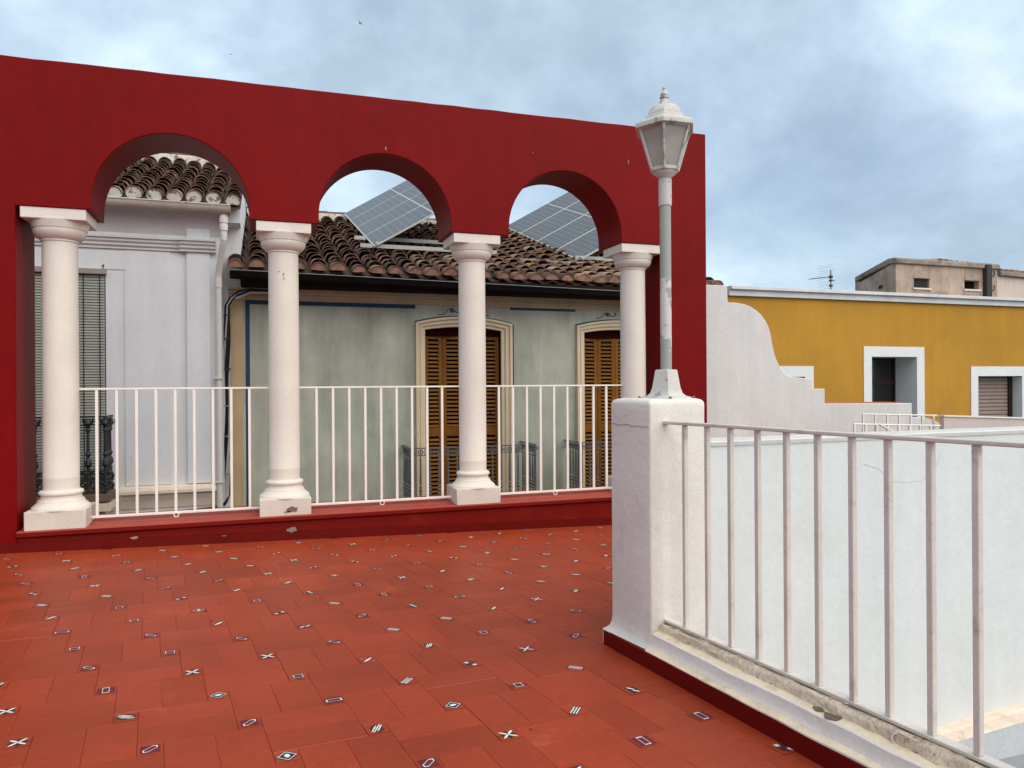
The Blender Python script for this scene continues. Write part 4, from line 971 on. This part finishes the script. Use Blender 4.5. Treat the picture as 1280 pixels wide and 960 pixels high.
for z in (5.18, 5.55):
    b = B(); b.box(4.2, 6.2, 19.5, 19.54, z, z+.09); b.build('fence_rail', Mt['yw_white'], t)
for k in range(8):
    b = B(); b.box(4.25+.26*k, 4.34+.26*k, 19.46, 19.5, 4.4, 5.75); b.build('picket', Mt['yw_white'], t)

# ------------------------------------------------------------------ ochre house on the right
Yh = thing('ochre_house', 'ochre yellow house with white window surrounds and a pale coping', 'house', (13, 14, -4.5))
b = B(); YY0, YY1 = 12.0, 12.6
def wallp(x0, x1, z0, z1): b.box(x0, x1, YY0, YY1, z0, z1)
wallp(8.42, 9.0, -4.5, 3.16); wallp(9.0, 10.231, 1.607, 3.16); wallp(9.0, 10.231, -4.5, -0.6); wallp(10.231, 11.903, -4.5, 3.16)
wallp(11.903, 13.11, 2.016, 3.16); wallp(11.903, 13.11, -4.5, -.6); wallp(13.11, 14.844, -4.5, 3.16)
wallp(14.844, 16.172, 1.609, 3.16); wallp(14.844, 16.172, -4.5, -.6); wallp(16.172, 22, -4.5, 3.16)
b.box(8.42, 22, 16.2, 16.5, -4.5, 3.1); b.box(8.42, 22, 12.6, 16.2, 2.9, 3.0)
b.build('wall', Mt['yellow'], Yh)
b = B(); b.prism([(12.02, 3.155), (11.93, 3.155), (11.93, 3.262), (11.90, 3.268), (11.86, 3.272), (11.86, 3.335), (12.7, 3.35), (12.7, 3.155)], lambda y, z: (8.44, y, z), lambda y, z: (22, y, z)); b.build('coping', Mt['coping'], Yh, bevel=0.006)
def window(x0, x1, z0, z1, depth, kind):
    s = 0.205; b = B()
    ii = [(x0+.004, z0), (x0+.004, z1-.004), (x1-.004, z1-.004), (x1-.004, z0)]
    o = [(x0-s, z0), (x0-s, z1+.21), (x1+s, z1+.21), (x1+s, z0)]; i = [(x0, z0), (x0, z1), (x1, z1), (x1, z0)]
    for k in range(3):
        b.prism([o[k], o[k+1], i[k+1], i[k]], XZ(11.985), XZ(12.01))
    fr = b.build('window_surround', Mt['yw_white'], Yh)
    b = B()
    for k in range(3):
        p, q = ii[k], ii[k+1]; b.add([(p[0], 11.986, p[1]), (q[0], 11.986, q[1]), (q[0], 12+depth, q[1]), (p[0], 12+depth, p[1])], [(0, 1, 2, 3)])
    b.build('reveal', Mt['yw_white'], fr)
    y = 12+depth
    if kind == 'glass':
        b = B(); b.box(x0, x1, y-.02, y, z0, z1); b.build('pane', Mt['glass'], fr)
        b = B(); b.box(x0+.006, x0+.04, y-.05, y-.02, z0, z1); b.box(x1-.05, x1-.006, y-.05, y-.02, z0, z1); b.box(x0, x1, y-.05, y-.021, z1-.05, z1); b.box(x0, x1, y-.055, y-.021, z1-.56, z1-.49); b.build('frame', Mt['brown_frame'], fr)
    else:
        b = B(); z = z0
        while z < z1:
            b.prism([(y-.02, z), (y-.032, z+.02), (y-.032, z+.055), (y-.018, z+.078)], lambda yy, zz: (x0+.01, yy, zz), lambda yy, zz: (x1-.12, yy, zz)); z += .084
        o_ = b.build('roller_slats', Mt['roller'], fr); o_['kind'] = 'stuff'
        b = B(); b.box(x0, x1, y-.015, y, z0, z1); b.build('backing', Mt['hole'], fr)
        b = B(); b.box(x1-.12, x1-.006, y-.06, y-.033, z0, z1); b.build('frame', Mt['brown_frame'], fr)
window(9.2, 10.231, -0.6, 1.607, 0.5, 'glass'); window(11.903, 13.11, -0.6, 2.016, 0.59, 'glass'); window(14.844, 16.172, -0.6, 1.609, 0.27, 'roller')

# television antenna
an = thing('tv_antenna', 'small grey television antenna on a mast above the ochre house', 'antenna', (13.6, 15, 3.0))
b = B(); b.tube([(13.607, 15, 3.0), (13.607, 15, 4.31)], 0.017, 6); b.build('mast', Mt['antenna'], an)
b = B(); b.tube([(12.98, 14.95, 4.065), (13.62, 15.02, 4.15)], 0.012, 5)
for k in range(9):
    f = k/9; p = Vector((12.98, 14.95, 4.065)).lerp(Vector((13.5, 15.0, 4.13)), f); b.tube([p+Vector((.01, -.12, 0)), p+Vector((-.01, .12, 0))], 0.007, 4)
b.build('boom', Mt['antenna'], an)
b = B()
for s in (-1, 1):
    for k in range(5): p = Vector((13.42+.04*k, 15, 4.13+s*(.05+.06*k)))-Vector((.12 if k > 2 else 0, 0, 0)); b.tube([p+Vector((0, -.28, 0)), p+Vector((0, .28, 0))], 0.003, 4)
b.build('reflector', Mt['alu'], an)
for z, m in ((4.13, 'pipe_dark'), (4.05, 'pipe_dark'), (4.16, 'antenna'), (3.92, 'pipe_dark')):
    b = B(); b.box(13.575, 13.64, 14.965, 15.035, z-.02, z+.025); b.build('clamp', Mt[m], an)
b = B(); b.tube([(13.607, 15, 4.05), (13.75, 15.02, 4.055)], 0.011, 5); b.build('arm', Mt['antenna'], an)

# weathered rooftop shed
sh = thing('rooftop_shed', 'weathered grey rooftop shed with two small openings behind the ochre house', 'shed', (19.5, 17.8, 3.0))
b = B()
X0, X1 = 17.814, 21.60; zt = 5.00
def shw(x0, x1, z0, z1): b.box(x0, x1, 17.0, 17.2, z0, z1)
shw(X0, 18.50, 2.0, zt); shw(18.50, 19.10, 2.0, 4.30); shw(18.50, 19.10, 4.585, zt); shw(19.10, 20.52, 2.0, zt); shw(20.52, 21.12, 2.0, 4.33); shw(20.52, 21.12, 4.60, zt); shw(21.12, 21.9, 2.0, zt)
b.prism([(17.2, 2.0), (17.2, zt), (18.42, 4.62), (18.42, 2.0)], lambda y, z: (X0, y, z), lambda y, z: (X0+.2, y, z))
b.box(X0, 23.5, 18.42, 18.6, 2.0, 4.7); b.build('wall', Mt['shed'], sh, bevel=0.02)
b = B(); b.prism([(16.92, 4.985), (16.92, 5.135), (17.02, 5.17), (17.25, 5.175), (18.55, 4.80), (18.55, 4.64), (17.2, 5.0)], lambda y, z: (X0-.06, y, z), lambda y, z: (21.92, y, z))
b.build('roof_slab', Mt['shed_roof'], sh, bevel=0.03)
for k in range(13):
    me = barrel(0.085, 0.075, 0.34, 6).mesh('ridge_tile', Mt['tile'], True)
    o = link('roof_tile', me, sh); o.matrix_parent_inverse = Matrix(); o.matrix_local = Matrix.Translation(-Vector(sh.location)) @ Matrix.Translation((19.4+.21*k+random.uniform(-.03, .03), 17.02, 5.15+random.uniform(-.01, .01)-.008*k)) @ Matrix.Rotation(math.pi/2-.5, 4, 'Z')
for x0, x1, z0, z1 in ((18.50, 19.10, 4.30, 4.585), (20.52, 21.12, 4.33, 4.60)):
    b = B(); b.box(x0, x1, 17.18, 17.25, z0, z1); b.build('opening', Mt['hole'], sh)
    b = B(); b.box(x0-.05, x1+.05, 16.96, 17.05, z0-.05, z0); b.build('sill', Mt['coping'], sh)
    b = B(); b.box(x0-.03, x1+.03, 16.975, 17.05, z1, z1+.035); b.build('lintel', Mt['shed_roof'], sh)
b = B(); 
for k in range(4): b.box(18.52, 19.08, 17.06, 17.09, 4.335+.065*k, 4.345+.065*k+.03)
b.build('louvre', Mt['pipe_dark'], sh)
b = B(); b.prism([(17.50, 4.31), (17.66, 4.31), (17.66, 4.42), (17.50, 4.42)], lambda y, z: (X0-.003, y, z), lambda y, z: (X0+.01, y, z)); b.build('vent', Mt['brown_frame'], sh)
b = B(); b.box(21.27, 21.49, 16.86, 17.0, 2.5, 5.10); b.build('downpipe', Mt['pipe_dark'], sh)
for z in (4.85, 4.40):
    b = B(); b.tube([(21.62+.10*math.cos(R(200+16*k)), 16.96, z+.10*math.sin(R(200+16*k))) for k in range(14)], 0.016, 5); b.build('hook', Mt['pipe_dark'], sh)
b = B(); b.box(21.91, 25, 17.02, 18.4, 2.0, 4.80); b.build('side_wall', Mt['shed_pale'], sh)
b = B(); b.prism([(16.9, 4.80), (16.9, 4.94), (17.1, 4.98), (18.5, 4.75), (18.5, 4.6)], lambda y, z: (21.93, y, z), lambda y, z: (25, y, z-.08)); b.build('side_roof', Mt['shed_roof'], sh, bevel=0.02)
for k in range(11):
    me = barrel(0.085, 0.075, 0.34, 6).mesh('ridge_tile', Mt['tile'], True)
    o = link('roof_tile', me, sh); o.matrix_parent_inverse = Matrix(); o.matrix_local = Matrix.Translation(-Vector(sh.location)) @ Matrix.Translation((22.05+.24*k, 17.0, 4.95+random.uniform(-.01, .01)-.006*k)) @ Matrix.Rotation(math.pi/2-.5, 4, 'Z')

# ------------------------------------------------------------------ birds
def bird(loc, yaw, s, label, flying=True):
    b = B(); pts = [(-.10, 0, 0), (-.06, 0, 0), (0, 0, .005), (.06, 0, .008), (.10, 0, .006)]
    b.tube([Vector(p)*s for p in pts], [r*s for r in (.004, .018, .030, .020, .004)], 8)
    if flying:
        for sd in (-1, 1):
            b.prism([(.03, 0), (.035, .06), (-.03, .20), (-.05, .21), (-.01, .08), (-.03, 0)], lambda x, y: Vector((x, sd*y, .012+.25*abs(y)))*s, lambda x, y: Vector((x, sd*y, .018+.25*abs(y)))*s)
        b.prism([(-.08, 0), (-.18, .04), (-.14, 0), (-.18, -.04)], lambda x, y: Vector((x, y, 0))*s, lambda x, y: Vector((x, y, .006))*s)
    else:
        b.tube([Vector(p)*s for p in ((.05, 0, .01), (.09, 0, .05), (.12, 0, .06), (.15, 0, .055))], [r*s for r in (.02, .025, .02, .002)], 8)
        b.tube([Vector(p)*s for p in ((-.08, 0, 0), (-.17, 0, -.03))], [.015*s, .012*s], 6)
        for sd in (-.01, .01): b.tube([Vector(p)*s for p in ((0, sd, -.02), (0, sd, -.08))], .004*s, 4)
    o = b.build('bird', Mt['bird'], None, smooth=True, angle=60); o.location = loc; o.rotation_euler = (R(25), 0, yaw)
    return tag(o, label, 'bird', 'birds')
def at(px_, py_, dist): return camp+(fw+rt*((px_-640)/924)-up*((py_-480)/924))*dist
bird(at(450, 29, 38), 2.2, 0.85, 'small dark bird flying high above the middle of the red arcade')
bird(at(288, 68, 46), 1.2, 0.75, 'tiny dark bird flying just above the arcade top edge on the left')
bd = bird((-1.13, 15.30, 6.05), 0.4, 0.9, 'dark bird perched on the ridge of the white house', False); bd.rotation_euler = (0, 0, .4)
